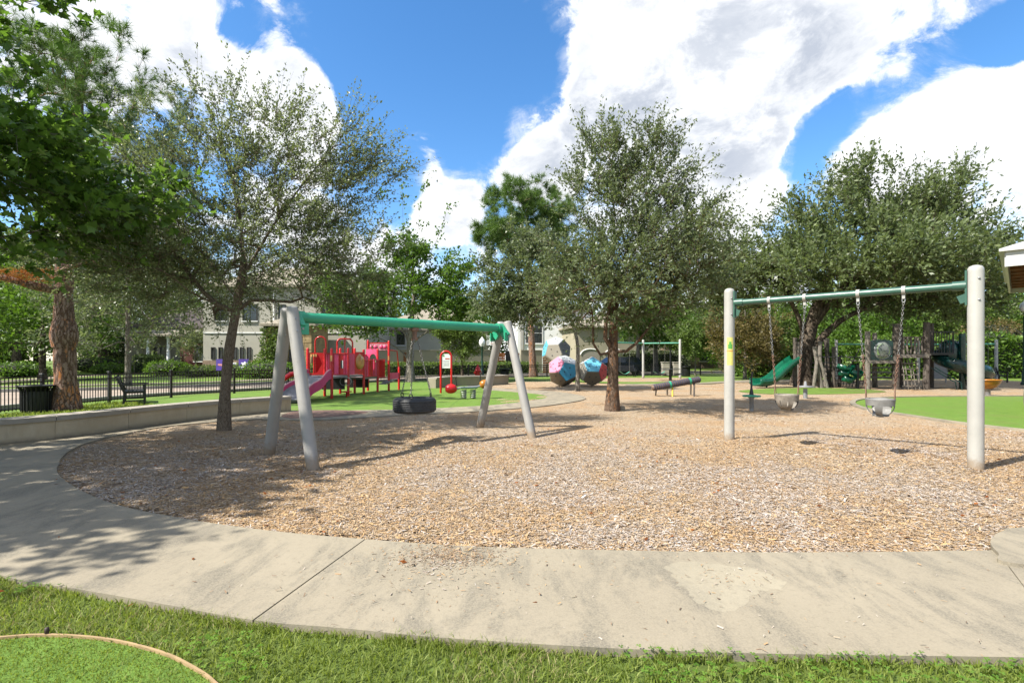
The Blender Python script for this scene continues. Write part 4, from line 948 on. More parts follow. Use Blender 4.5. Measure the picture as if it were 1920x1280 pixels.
# lawn blades along the street fence, behind the seat wall
Pl = scatter(30000, [(-9.6, 7.3), (-8.9, 8.9), (-8.4, 10), (-8.0, 11.3), (-7.5, 12.5), (-7.1, 13.5), (-9.5, 14.3), (-12.6, 17.2), (-13.2, 16.8), (-13.3, 7)], 61)
blades('lawn_grass', Pl, .085, .010, .8, M['grass_blade'], 'tufty lawn grass between the seat wall and the street fence', z0=-.03, seed=62)

# ------------------------------------------------------------------ buildings
def house_box(root, x0, x1, y0, y1, z0, z1, mat, name='wall'):
    mb = MB(); mb.box(((x0 + x1) / 2, (y0 + y1) / 2, (z0 + z1) / 2), (x1 - x0, y1 - y0, z1 - z0)); return mb.build(name, mat, root)
def window(root, x, z, w, h, y, mull=(1, 1), frame=None, sill=True):
    f = frame or M['frame']; mb = MB()
    for sx in (-1, 1): mb.box((x + sx * (w / 2 - .03), y - .04, z), (.06, .10, h))
    for sz in (-1, 1): mb.box((x, y - .045, z + sz * (h / 2 - .03)), (w - .12, .09, .06))
    for k in range(1, mull[0]): mb.box((x - w / 2 + w * k / mull[0], y - .035, z), (.035, .05, h - .12))
    for k in range(1, mull[1]): mb.box((x, y - .03, z - h / 2 + h * k / mull[1]), (w - .12, .045, .035))
    o = mb.build('window', f, root)
    g = MB(); g.box((x, y - .012, z), (w - .1, .02, h - .1)); g.build('pane', M['glass'], o)
    if sill: g = MB(); g.box((x, y - .07, z - h / 2 - .05), (w + .16, .14, .08)); g.build('sill', M['stucco_white'], o)
    return o
def hip_roof(root, x0, x1, y0, y1, z, h, mat, over=.45, name='roof', t=.18):
    x0 -= over; x1 += over; y0 -= over; y1 += over; w = min(x1 - x0, y1 - y0) / 2
    if x1 - x0 >= y1 - y0: r0, r1 = (x0 + w, (y0 + y1) / 2, z + t + h), (x1 - w, (y0 + y1) / 2, z + t + h)
    else: r0, r1 = ((x0 + x1) / 2, y0 + w, z + t + h), ((x0 + x1) / 2, y1 - w, z + t + h)
    vs = [(x0, y0, z), (x1, y0, z), (x1, y1, z), (x0, y1, z), (x0, y0, z + t), (x1, y0, z + t), (x1, y1, z + t), (x0, y1, z + t), r0, r1]
    fs = [(3, 2, 1, 0), (0, 1, 5, 4), (1, 2, 6, 5), (2, 3, 7, 6), (3, 0, 4, 7)]
    fs += [(4, 5, 9, 8), (5, 6, 9), (6, 7, 8, 9), (7, 4, 8)] if x1 - x0 >= y1 - y0 else [(4, 5, 8), (5, 6, 9, 8), (6, 7, 9), (7, 4, 8, 9)]
    return MB().add(vs, fs).build(name, mat, root)

# cream house
h = thing('cream_house', 'two-storey cream stucco house with a row of narrow windows over a brick base', 'house', (-21.6, 42, 0), .0)
house_box(h, -4.0, 9.5, 0, 9, 0, 7.3, M['stucco'])
house_box(h, -4.02, 2.6, -.06, .0, 0, 1.25, M['brick'], 'brick_base')
mb = MB(); mb.box((2.7, -.03, 3.55), (13.3, .08, .10)); mb.build('string_course', M['stucco_white'], h)
for px_ in (400, 414, 441, 454, 467): window(h, pxx(px_, 42) + 21.6, pz(662, 42), .32, 1.0, 0, sill=False)
for px_, w in ((414, 1.0), (469, 1.2), (529, .6)): window(h, pxx(px_, 42) + 21.6, pz(586, 42), w, 1.35, 0, (2, 2))
window(h, 6.5, 5.2, 1.4, 1.4, 0, (2, 2))
hip_roof(h, -4.0, 9.5, 0, 9, 7.3, 2.2, M['roof'])
mb = MB(); mb.tube([(1.9, -.08, .3), (1.9, -.08, 7.3)], .05, 6); mb.build('downpipe', M['white'], h)
# stone turret with ivy
tx, ty = pxx(541, 38), 38.0
h = thing('stone_turret', 'squat honey-stone turret porch with low hipped roof covered in ivy', 'building', (tx, ty, 0))
house_box(h, -1.7, 1.8, 0, 3.2, 0, 3.85, M['stone'])
for (zz, nst) in ((.3, 6), (.8, 5), (1.3, 6), (1.8, 5), (2.3, 6), (2.8, 5), (3.3, 6)):
    for k in range(nst):
        mb = MB(); wd = 3.44 / nst; mb.box((-1.67 + wd * (k + .5), -.02, zz), (wd - .03, .07, .46), bev=.02); mb.build('stone', M['stone'], h)
mb = MB(); mb.box((.55, -.06, 1.05), (.95, .05, 2.1)); d = mb.build('door', M['frame'], h)
mb = MB(); mb.box((.86, -.1, 1.0), (.05, .05, .14)); mb.build('handle', M['steel'], d)
hip_roof(h, -1.7, 1.8, 0, 3.2, 3.85, .75, M['roof'], .35)
V, F, tt = leaf_mass(np.random.default_rng(77), [((-1.9, -.25, .05), (-.2, .15, 3.7)), ('e', (-1.4, -.2, 1.0), (1.1, .5, 1.1)), ('e', (-.9, -.25, 2.0), (.8, .4, 1.3))], 5200, .17)
ivy = thing('ivy', 'ivy climbing over the stone turret wall', 'climber', (tx, ty, 0)); link('foliage', np_mesh('foliage', V, F, False, tt), M['leaf_bg'], ivy)
# brick house with porch
h = thing('brick_house', 'dark red brick house with pale columned porch behind the forked street tree', 'house', (-33.0, 50, 0))
house_box(h, -6.2, 4.5, 2, 11, 0, 4.4, M['stucco_grey'])
house_box(h, .6, 4.6, -.5, 2.0, 0, 3.6, M['brick_red'], 'brick_bay')
hip_roof(h, -6.2, 4.5, 2, 11, 4.4, 2.6, M['roof_dark'])
hip_roof(h, -5.4, 4.6, -.4, 2.0, 3.6, .5, M['roof'], .3, 'porch_roof')
for x in (-5.0, -2.9, -.9): mb = MB(); mb.lathe([(.24, 0), (.24, .2), (.17, .25), (.15, 3.3), (.22, 3.4), (.22, 3.6)], 12, Matrix.Translation((x, .0, 0))); mb.build('column', M['white'], h)
mb = MB(); mb.box((.1, 1.95, 1.1), (1.0, .08, 2.2)); d = mb.build('door', M['frame'], h)
mb = MB(); mb.box((-.55, 1.9, 1.25), (.28, .18, 2.6)); mb.box((.75, 1.9, 1.25), (.28, .18, 2.6)); mb.box((.1, 1.9, 2.45), (1.0, .16, .2)); mb.build('door_surround', M['gate_wood'], d)
window(h, 2.6, 1.9, 1.2, 1.5, -.5, (2, 2)); window(h, -3.6, 1.8, 1.2, 1.6, 2, (2, 2))
# tan garden wall with cedar gates
gw = thing('garden_wall', 'tan stuccoed garden wall with cedar gate panels along the far street', 'wall', (-3.5, 46.6, 0), .36)
def wseg(x0, x1, hgt, mat=None, name='wall_panel', th=.25):
    mb = MB(); mb.box(((x0 + x1) / 2, 0, hgt / 2), (x1 - x0 - .01, th, hgt)); o = mb.build(name, mat or M['stucco2'], gw)
    if name == 'wall_panel': c = MB(); c.box(((x0 + x1) / 2, 0, hgt + .04), (x1 - x0 - .01, th + .1, .08)); c.build('coping', M['stucco2'], o)
    return o
wseg(-9.5, -3.5, 2.1); wseg(-3.5, .8, 2.1)
for x0, x1 in ((2.05, 3.05), (3.75, 4.5), (6.9, 7.9)):
    for k in range(9):
        mb = MB(); mb.box(((x0 + x1) / 2, 0, .12 + k * .215), (x1 - x0 - .04, .06, .19)); mb.build('gate_board', M['gate_wood'], gw)
wseg(.8, 2.0, 2.15); wseg(3.1, 3.7, 2.1, M['black'], 'gate_frame', .1); wseg(4.6, 6.8, 2.15); wseg(8.0, 8.5, 2.3)
mb = MB(); mb.box((-6.0, -.18, 1.0), (.85, .12, 1.9)); mb.build('slatted_gate', M['wood'], gw)
# house behind the wall
h = thing('tan_house', 'two-storey tan house with pale hipped roof behind the garden wall', 'house', (-8.4, 54, 0), .30)
house_box(h, -4.5, 6, 0, 10, 0, 4.9, M['stucco2']); hip_roof(h, -4.5, 6, 0, 10, 4.9, 2.6, M['roof'])
house_box(h, -4.6, .5, -2.5, 0, 0, 4.2, M['stucco'], 'front_wing'); hip_roof(h, -4.6, .5, -2.5, 1.5, 4.2, 1.2, M['roof'], .3, 'wing_roof')
window(h, -3.6, 4.0 - .6, .8, 1.3, -2.5, (2, 3)); window(h, -2.6, 1.9, .7, .45, -2.5)
window(h, 3.0, 3.4, 1.2, 1.5, 0, (2, 2))
# white house and arched house
h = thing('white_house', 'white rendered modern house with tall grid windows behind the far pine', 'house', (4.0, 58, 0), .1)
house_box(h, -3.4, 5.4, 0, 9, 0, 7.0, M['stucco_white']); hip_roof(h, -3.4, 5.4, 0, 9, 7.0, 1.2, M['roof_dark'])
window(h, -1.5, 4.3, 2.0, 2.4, 0, (2, 2), M['stucco_white']); window(h, 2.6, 4.2, 1.6, 2.2, 0, (2, 2)); window(h, 2.6, 1.6, 1.6, 1.6, 0, (2, 2))
mb = MB(); mb.tube([(-3.0, -.12, 0), (-3.0, -.12, 7)], .06, 6); mb.tube([(-2.75, -.12, 0), (-2.75, -.12, 7)], .06, 6); mb.build('downpipes', M['stucco_grey'], h)
h = thing('arched_house', 'beige house with shallow arched openings behind the climbing blocks', 'house', (10.8, 53, 0), .15)
house_box(h, -4.2, 5.0, 0, 9, 0, 4.6, M['stucco2']); hip_roof(h, -4.2, 5.0, 0, 9, 4.6, 1.8, M['roof'])
for x in (-2.7, -.1):
    mb = MB(); pts = [(-1.0, 0), (1.0, 0)] + [(cos(a) * 1.0, 1.6 + sin(a) * .55) for a in np.linspace(0, pi, 11)]
    mb.plate(pts, Matrix.Translation((x, -.03, .2)) @ Matrix.Rotation(pi / 2, 4, 'X'), .04); a = mb.build('arched_window', M['stucco_grey'], h)
    mb = MB(); mb.tube([(x + cos(t_) * 1.05, -.06, 1.8 + sin(t_) * .6) for t_ in np.linspace(0, pi, 13)], .07, 6); mb.build('arch_trim', M['stucco_white'], a)
window(h, 2.9, 2.2, .9, 1.6, 0, (2, 2))
h = thing('brown_house', 'brown brick house glimpsed far behind the young tree', 'house', (29.5, 74, 0), .1)
house_box(h, -5, 5, 0, 8, 0, 4, M['brick']); hip_roof(h, -5, 5, 0, 8, 4, 2.2, M['roof_dark']); window(h, -1.5, 1.8, 1.4, 1.6, 0, (2, 2)); window(h, 2.0, 1.8, 1.4, 1.6, 0, (2, 2))

# open pavilion at the edge of the picture, set at 45 degrees
pv = thing('park_pavilion', 'park pavilion with white fascia and dark stained wood soffit', 'pavilion', (11.75, 12.05, 0), pi / 4)
S_, ZE = 7.0, 3.62
mb = MB()
for (a, b_) in (((0, 0), (S_, 0)), ((0, 0), (0, -S_)), ((S_, 0), (S_, -S_)), ((0, -S_), (S_, -S_))):
    mb.beam((*a, ZE + .19), (*b_, ZE + .19), .05, .36)
mb.build('fascia', M['fascia'], pv)
mb = MB(); mb.add([(-.12, .12, ZE + .37), (S_ + .12, .12, ZE + .37), (S_ + .12, -S_ - .12, ZE + .37), (-.12, -S_ - .12, ZE + .37), (-.12, .12, ZE + .43), (S_ + .12, .12, ZE + .43), (S_ + .12, -S_ - .12, ZE + .43), (-.12, -S_ - .12, ZE + .43), (S_ / 2, -S_ / 2, ZE + 2.0)],
                  [(0, 1, 5, 4), (1, 2, 6, 5), (2, 3, 7, 6), (3, 0, 4, 7), (4, 5, 8), (5, 6, 8), (6, 7, 8), (7, 4, 8), (3, 2, 1, 0)]); mb.build('roof', M['fascia'], pv)
for k in range(18):
    mb = MB(); y = -.05 - k * .38; ins = 0.06
    mb.box((S_ / 2, y - .19, ZE + .30 + (.02 if k % 2 else 0)), (S_ - .1, .365, .03)); mb.build('soffit_board', M['wood_dark'], pv)
for k in range(9):
    mb = MB(); mb.beam((.1 + k * .8, -.05, ZE + .2), (.1 + k * .8, -S_ + .05, ZE + .2), .07, .16); mb.build('rafter', M['wood_dark'], pv)
for (x, y) in ((.9, -.9), (S_ - .9, -.9), (.9, -S_ + .9), (S_ - .9, -S_ + .9)):
    mb = MB(); mb.box((x, y, .45 + (ZE - .35) / 2), (.3, .3, ZE - .35), bev=.02); mb.build('column', M['stucco'], pv)
mb = MB(); mb.box((S_ / 2 + .32, -S_ / 2 - .32, .215), (S_, S_, .43), bev=.02); mb.build('plinth', M['concrete_light'], pv)

# ------------------------------------------------------------------ seat wall, fences, street furniture
def curved_wall(name, label, line, th, hgt, cap, mat, capmat, joints, side=1):
    C = catmull(line, 8); P = resample(C, 96); T = unit(np.gradient(P, axis=0)); N = np.stack([-T[:, 1], T[:, 0]], 1) * side
    root = thing(name, label, 'wall', (*P[48], 0))
    k = np.linspace(0, 95, joints + 1).astype(int)
    def seg(a, b_, o0, o1, z0, z1, g):
        A = P[a:b_ + 1] + N[a:b_ + 1] * o0; B = P[a:b_ + 1] + N[a:b_ + 1] * o1
        A[0] += T[a] * g; A[-1] -= T[b_] * g; B[0] += T[a] * g; B[-1] -= T[b_] * g
        n = len(A); vs = [(*q, z0) for q in A] + [(*q, z1) for q in A] + [(*q, z1) for q in B] + [(*q, z0) for q in B]
        fs = [(j * n + i, j * n + i + 1, ((j + 1) % 4) * n + i + 1, ((j + 1) % 4) * n + i) for j in range(4) for i in range(n - 1)] + [(0, n, 2 * n, 3 * n), (n - 1, 4 * n - 1, 3 * n - 1, 2 * n - 1)]
        return MB().add(vs, fs)
    for a, b_ in zip(k[:-1], k[1:]):
        o = seg(a, b_, 0, th, -.03, hgt - cap, .003).build('wall_panel', mat, root, True)
        seg(a, b_, -.05, th + .05, hgt - cap, hgt, .006).build('cap', capmat, o, True)
    return root
def wall_mats():
    m, t, b_ = base_mat('stucco_seat_wall', .9, 0, .2); co = t.node('ShaderNodeTexCoord').outputs['Object']; ge = t.node('ShaderNodeNewGeometry').outputs['Position']
    z = t.node('ShaderNodeSeparateXYZ'); t.l.new(ge, z.inputs[0])
    n = t.noise(t.vmath('MULTIPLY', co, (1.2, 1.2, .4)), 2.4, 8, .7); fin = t.noise(co, 60, 5, .7)
    col = t.mix(t.map(n, .3, .7), (.38, .315, .215), (.45, .385, .28)); col = t.mix(t.map(fin, .4, .8, 0, .35), col, (.33, .27, .18))
    st = t.noise(t.vmath('MULTIPLY', co, (4, 4, .5)), 2.0, 6, .75)
    damp = t.math('MULTIPLY', t.map(z.outputs[2], .13, -.02), t.map(n, .25, .6)); streak = t.math('MULTIPLY', t.map(st, .56, .74), .55)
    col = t.mix(t.math('MAXIMUM', damp, streak), col, (.095, .08, .06))
    t.l.new(col, b_.inputs['Base Color']); t.l.new(t.bump(fin, .4, .01), b_.inputs['Normal']); return m
M['seat_wall'] = wall_mats()
curved_wall('seat_wall', 'long curved low stucco seat wall with grey concrete cap beside the path', WALL, .34, .43, .085, M['seat_wall'], M['concrete_wall'], 6)
curved_wall('seat_wall', 'short curved pale concrete seat wall behind the spring seesaw', [gp(817, 728), gp(845, 724.5), (-2.3, 26.4), (-1.0, 27.2), (-.2, 28.4)], .4, .52, .07, M['concrete_light'], M['concrete_wall'], 3)

def fence(name, label, line, hgt, spacing, single, post_every=2.4):
    P = np.array(catmull(line, 10)); s_ = np.r_[0, np.cumsum(np.linalg.norm(np.diff(P, axis=0), axis=1))]; L = s_[-1]
    at = lambda q: np.array([np.interp(q, s_, P[:, 0]), np.interp(q, s_, P[:, 1])])
    root = thing(name, label, 'fence', (*P[0], 0))
    me_post = None; me_pick = None; np_ = int(L / post_every) + 1
    for k in range(np_):
        q = at(min(L, k * post_every)); d = at(min(L, k * post_every + .1)) - at(max(0, k * post_every - .1)); a = atan2(d[1], d[0])
        if me_post is None:
            mb = MB(); mb.box((0, 0, hgt / 2 + .02), (.075, .075, hgt + .08), bev=.006); mb.box((0, 0, hgt + .075), (.095, .095, .03), bev=.01); o = mb.build('post', M['black'], root); me_post = o.data
        else: o = link('post', me_post, None, root)
        o.location = (q[0] - P[0][0], q[1] - P[0][1], -.03); o.rotation_euler = (0, 0, a)
        if k < np_ - 1:
            q2 = at(min(L, (k + 1) * post_every))
            for z in (hgt, hgt - .14, .12):
                mb = MB(); mb.beam((*q, z - .03), (*q2, z - .03), .034, .034); mb.build('rail', M['black'], root, True)
    pk = MB()
    for k in range(int(L / spacing)):
        sp = (k + .5) * spacing; i0 = int(sp / post_every) * post_every; i1 = min(L, i0 + post_every); f = (sp - i0) / max(.01, i1 - i0)
        q = at(i0) * (1 - f) + at(i1) * f; d = at(i1) - at(i0); a = atan2(d[1], d[0])
        if abs(f) < .02 or abs(f - 1) < .02: continue
        if k * spacing < single:
            if me_pick is None: mb = MB(); mb.box((0, 0, hgt / 2 + .03), (.018, .018, hgt - .09)); o = mb.build('picket', M['black'], root); me_pick = o.data
            else: o = link('picket', me_pick, None, root)
            o.location = (q[0] - P[0][0], q[1] - P[0][1], -.03); o.rotation_euler = (0, 0, a)
        else: pk.box((q[0], q[1], hgt / 2), (.018, .018, hgt - .09), a)
    if pk.v: o = pk.build('pickets', M['black'], root, True); o["kind"] = "stuff"
    return root
fence('metal_fence', 'black metal picket fence along the street behind the pine and bench', FENCE[1:7], .96, .105, 99)
fence('metal_fence', 'black metal picket fence behind the red play structure and climbing blocks', FENCE[6:], .96, .115, 11)

def litter_bin(label, x, y, r=.31, h=.74, rim=True):
    o = thing('litter_bin', label, 'bin', (x, y, -.02))
    MB().lathe([(r * .96, 0), (r, .03), (r, h * .78)], 24).build('body', M['black_bin'], o)
    n = 22
    for k in range(n):
        a = 2 * pi * k / n; c, s_ = cos(a), sin(a); mb = MB()
        mb.tube([(c * r * 1.02, s_ * r * 1.02, .02), (c * r * 1.02, s_ * r * 1.02, h * .74), (c * r * 1.10, s_ * r * 1.10, h * .86), (c * r * 1.32, s_ * r * 1.32, h * .97)], .016, 5); mb.build('slat', M['black_bin'], o)
    MB().lathe([(r * 1.22, h * .95), (r * 1.36, h * .95), (r * 1.38, h), (r * 1.2, h), (r * .8, h - .05), (r * .78, h * .6)], 24).build('rim', M['black_bin'], o)
    return o
litter_bin('black slatted litter bin with flared rim beside the pine trunk', *gp(69, 771))
litter_bin('black litter bin near the lamp post in front of the far fence', pxx(946, 34.7), 34.7, .27, .75)
litter_bin('black litter bin beside the stone piers and far swing frame', pxx(1286, 41), 41, .3, .8)

def park_bench(label, x, y, rz, L=1.6):
    o = thing('park_bench', label, 'bench', (x, y, -.02), rz)
    for k in range(5): MB().box((-.17 + k * .105, 0, .43), (.09, L, .03), bev=.006).build('seat_slat', M['black'], o)
    for k in range(4):
        MB().box((-.29 - k * .03, 0, .52 + k * .105), (.03, L, .085), M=Matrix.Rotation(radians(-14), 4, 'Y'), bev=.006).build('back_slat', M['black'], o)
    for s_ in (-1, 1):
        y0 = s_ * (L / 2 - .05)
        mb = MB(); mb.beam((-.24, y0, 0), (-.20, y0, .43), .06, .06); mb.beam((-.21, y0, .40), (-.42, y0, .92), .06, .06); mb.build('rear_leg', M['black'], o)
        mb = MB(); mb.beam((.30, y0, 0), (.30, y0, .62), .06, .06); mb.build('front_leg', M['black'], o)
        mb = MB(); mb.beam((-.31, y0, .64), (.40, y0, .64), .075, .04); mb.build('armrest', M['black'], o)
        mb = MB(); mb.beam((-.22, y0, .40), (.28, y0, .40), .05, .06); mb.beam((-.22, y0, .14), (.28, y0, .14), .04, .04); mb.build('side_rail', M['black'], o)
    return o
park_bench('black slatted park bench standing end-on before the street fence', pxx(250, 16.4), 16.4, .62, 1.3)
park_bench('dark metal bench in front of the tall clipped hedge', pxx(1868, 30), 30.5, -pi / 2, 1.8)
park_bench('black bench on the grass by the far fence near the parked car', pxx(1172, 40), 40, -pi / 2, 1.6)

def lamp(label, x, y, h):
    o = thing('lamp_post', label, 'lamp post', (x, y, -.02))
    MB().lathe([(.17, 0), (.17, .12), (.12, .2), (.11, .7), (.075, .8), (.055, h - .8), (.09, h - .72), (.10, h - .66)], 14).build('post', M['lamp_green'], o)
    MB().lathe([(.11, h - .66), (.20, h - .5), (.22, h - .35), (.17, h - .18), (.08, h - .1)], 16).build('globe', M['globe'], o)
    MB().lathe([(.10, h - .1), (.06, h - .04), (.015, h), (.001, h + .06)], 10).build('finial', M['white'], o)
    return o
lamp('green lamp post with white acorn globe beside the red hydrant', pxx(904, 35.6), 35.6, 2.95)
lamp('thick dark green lamp post standing by the metal bench and hedge', pxx(1921, 27.5), 27.5, 4.6)
o = thing('fire_hydrant', 'red fire hydrant behind the pale concrete seat wall', 'hydrant', (pxx(896, 33), 33, -.02)); o.scale = (1.35, 1.35, 1.38)
MB().lathe([(.17, 0), (.17, .05), (.12, .07), (.12, .42), (.16, .44), (.16, .48), (.13, .50), (.12, .58), (.07, .66), (.001, .70)], 14).build('barrel', M['hydrant'], o)
MB().lathe([(.001, .78), (.03, .77), (.03, .68)], 6).build('bonnet_nut', M['hydrant'], o)
for a in (0, pi, -pi / 2): MB().tube([(cos(a) * .1, sin(a) * .1, .36), (cos(a) * .2, sin(a) * .2, .36)], .055, 8).build('outlet', M['hydrant'], o)
o = thing('basketball_hoop', 'white-framed basketball backboard on a dark pole beyond the garden wall', 'basketball hoop', (pxx(924, 45.2), 45.6, 0), .2)
MB().tube([(0, .5, 0), (0, .5, 2.6), (0, .1, 3.0)], .07, 8).build('pole', M['black'], o)
mb = MB(); mb.box((0, 0, 3.05), (1.1, .04, .8)); bb = mb.build('backboard', M['sign_white'], o)
mb = MB()
for (w, hh, z) in ((1.1, .8, 3.05), (.42, .34, 2.95)):
    for s_ in (-1, 1): mb.box((s_ * w / 2, -.035, z), (.06, .03, hh + .06)); mb.box((0, -.03, z + s_ * hh / 2), (w - .06, .03, .06))
mb.build('frame', M['white'], bb)
MB().tube([(cos(a) * .22, -.28 + sin(a) * .22, 2.75) for a in np.linspace(0, 2 * pi, 17)[:-1]], .015, 5, closed=True).build('rim', M['orange'], o)
for (x, y, lb, sh) in ((pxx(457, 37.5), 37.5, 'purple shield-shaped yard sign with white figure before the cream house', 1), (pxx(413, 38), 38, 'purple rectangular yard sign before the cream house', 0), (pxx(437, 38.6), 38.6, 'small white and purple yard sign between the two purple signs', 2)):
    o = thing('yard_sign', lb, 'sign', (x, y, -.03)); s_ = 1.0
    poly = [(-.25, .28), (.25, .28), (.24, -.05), (.14, -.24), (0, -.33), (-.14, -.24), (-.24, -.05)][::-1] if sh == 1 else [(-.2, -.28), (.2, -.28), (.2, .28), (-.2, .28)] if sh == 0 else [(-.17, -.12), (.17, -.12), (.17, .12), (-.17, .12)]
    zc = pz(683, y); Mx = Matrix.Translation((0, 0, zc)) @ Matrix.Rotation(pi / 2, 4, 'X') @ Matrix.Diagonal((1.5, 1.5, 1, 1))
    MB().plate(poly, Mx, .02).build('panel', M['white'] if sh == 2 else M['purple'], o)
    if sh == 1: MB().plate([(-.12, -.12), (.0, -.2), (.07, -.05), (.15, .02), (.08, .17), (-.03, .1), (-.13, .12), (-.06, .0)], Matrix.Translation((0, -.02, zc)) @ Matrix.Rotation(pi / 2, 4, 'X') @ Matrix.Diagonal((1.5, 1.5, 1, 1)), .01).build('emblem', M['white'], o)
    if sh != 1: MB().plate([(-.12, -.03), (.10, -.06), (.12, .04), (-.10, .06)], Matrix.Translation((0, -.02, zc)) @ Matrix.Rotation(pi / 2, 4, 'X') @ Matrix.Diagonal((1.5, 1.5, 1, 1)), .01).build('emblem', M['pink_light'] if sh == 0 else M['purple'], o)
    for q in (-.15, .15): MB().tube([(q, .02, 0), (q, .02, zc)], .012, 5).build('stake', M['steel'], o)

# parked car beyond the fence
def car(label, x, y, rz):
    o = thing('parked_car', label, 'car', (x, y, 0), rz)
    prof = [(-2.25, .35), (-2.3, .75), (-2.1, .98), (-1.55, 1.03), (-1.2, 1.08), (-.55, 1.52), (.9, 1.56), (1.75, 1.5), (2.2, 1.0), (2.3, .7), (2.25, .35)]
    def shell(prof, w, tuck):
        vs = []
        for sgn in (-1, 1):
            for (a, z) in prof: vs.append((a, sgn * (w - tuck * max(0, z - .95)), z))
        n = len(prof); return vs, [list(range(n))[::-1], list(range(n, 2 * n))] + [(i, (i + 1) % n, n + (i + 1) % n, n + i) for i in range(n)]
    MB().add(*shell(prof, .88, .22)).build('body', M['car'], o)
    for k, (a, b_) in enumerate((((-1.0, 1.1), (-.5, 1.44)), ((-.4, 1.1), (.5, 1.46)), ((.6, 1.1), (1.6, 1.44)))):
        for sgn in (-1, 1):
            x0, x1 = a[0], b_[0] if k else -.5
            vs = [(a[0], sgn * (.885 - .22 * (a[1] - .95)), a[1]), (b_[0], sgn * (.885 - .22 * (a[1] - .95)), a[1]), (b_[0], sgn * (.885 - .22 * (b_[1] - .95)), b_[1]), (a[0] + (.45 if k == 0 else .02), sgn * (.885 - .22 * (b_[1] - .95)), b_[1])]
            MB().add(vs, [(0, 1, 2, 3)] if sgn < 0 else [(3, 2, 1, 0)]).build('side_window', M['glass'], o)
    for sx in (-1.4, 1.4):
        for sgn in (-1, 1):
            Mx = Matrix.Translation((sx, sgn * .80, .34)) @ Matrix.Rotation(pi / 2, 4, 'X')
            w_ = MB().lathe([(.2, -.1), (.33, -.1), (.34, 0), (.33, .1), (.2, .1)], 18, Mx).build('wheel', M['rubber'], o)
            MB().lathe([(.001, -.105), (.2, -.09), (.2, .09), (.001, .105)], 14, Mx).build('rim', M['chrome'], w_)
    for sgn in (-1, 1): MB().box((-2.2, sgn * .6, .78), (.1, .36, .14), bev=.02).build('headlight', M['globe'], o)
    for sgn in (-1, 1): MB().box((2.22, sgn * .65, .85), (.08, .25, .2), bev=.02).build('tail_light', M['red'], o)
    return o
car('dark blue car parked on the street behind the coral climbing panel', 9.0, 43.9, .32)
# stone piers, picnic table
for px_, lb in ((1248, 'grey stone pier behind the mast of the round picnic table'), (1269, 'grey stone pier between the picnic table mast and the litter bin')):
    o = thing('stone_pier', lb, 'pier', (pxx(px_, 42), 42, -.02), group='stone piers by the far fence')
    for j in range(5): MB().box((0, 0, .11 + j * .215), (.66 - .02 * (j % 2), .4, .205), bev=.02).build('stone', M['concrete_wall'], o)
    MB().box((0, 0, 1.12), (.74, .48, .07), bev=.02).build('capstone', M['concrete_wall'], o)
o = thing('picnic_table', 'round black picnic table with ring seats on the grass', 'picnic table', (pxx(1257, 32.5), 32.5, 0))
MB().lathe([(.001, .72), (.6, .72), (.62, .74), (.6, .76), (.001, .76)], 24).build('table_top', M['black'], o)
MB().tube([(0, 0, 0), (0, 0, .72)], .09, 10).build('pedestal', M['black'], o); MB().tube([(0, 0, .76), (0, 0, 1.95)], .05, 8).build('mast', M['black'], o)
for k in range(4):
    a = k * pi / 2 + .4; s_ = MB().lathe([(.72, .43), (1.02, .43), (1.03, .46), (.72, .46), (.72, .43)], 10, Matrix.Identity(4), a0=a - .55, a1=a + .55).build('seat', M['black'], o)
    MB().tube([(0, 0, .3), (cos(a) * .85, sin(a) * .85, .42)], .03, 6).build('seat_arm', M['black'], s_)

# ------------------------------------------------------------------ swings
def chain(mb, p0, p1, link_l=.045, r=.0045, wide=.012):
    p0, p1 = Vector(p0), Vector(p1); d = p1 - p0; n = max(2, int(d.length / (link_l * .78))); t = d.normalized(); a = t.orthogonal().normalized(); b_ = t.cross(a)
    for k in range(n):
        c = p0 + d * ((k + .5) / n); s_ = a if k % 2 else b_
        mb.tube([c + t * (link_l / 2 * cos(q)) + s_ * (wide * sin(q)) for q in np.linspace(0, 2 * pi, 9)[:-1]], r, 4, closed=True)
    return mb
# tyre swing frame
BF, FF, BR, FR = Vector((*gp(505, 851), 0)), Vector((*gp(587, 880), 0)), Vector((*gp(900, 801), 0)), Vector((*gp(998, 820), 0))
NA, FA = (BF + FF) / 2, (BR + FR) / 2; NA.z = FA.z = 2.10
fr = thing('tyre_swing_stand', 'A-frame tyre swing stand with pale splayed legs and jade green top beam', 'swing frame', ((NA + FA) / 2).to_tuple()[:2] + (0,))
u = (FA - NA).normalized()
def leg(foot, apex, off):
    top = apex + off; d = (top - foot).normalized()
    mb = MB(); mb.tube([foot - d * .05, top + d * .04], .083, 20); mb.tube([top + d * .04, top + d * .065, top + d * .075], [.083, .076, .05], 20)
    o = mb.build('leg', M['post'], fr, True)
    for q in (.12, .3): MB().tube([top - d * q + Vector((0, 0, 0)) + d.cross(u).normalized() * -.07, top - d * q + d.cross(u).normalized() * -.093], .014, 8).build('bolt', M['steel'], o, True)
for foot, ap, sd in ((BF, NA, -1), (FF, NA, 1), (BR, FA, -1), (FR, FA, 1)):
    hv = (FF - BF).normalized() * (.10 * sd); leg(foot, ap, hv)
ab, bb_ = NA + u * .02 + Vector((0, 0, -.06)), FA - u * .02 + Vector((0, 0, -.06))
MB().tube([ab, bb_], .078, 24).build('top_beam', M['green'], fr, True)
hv = (FF - BF).normalized()
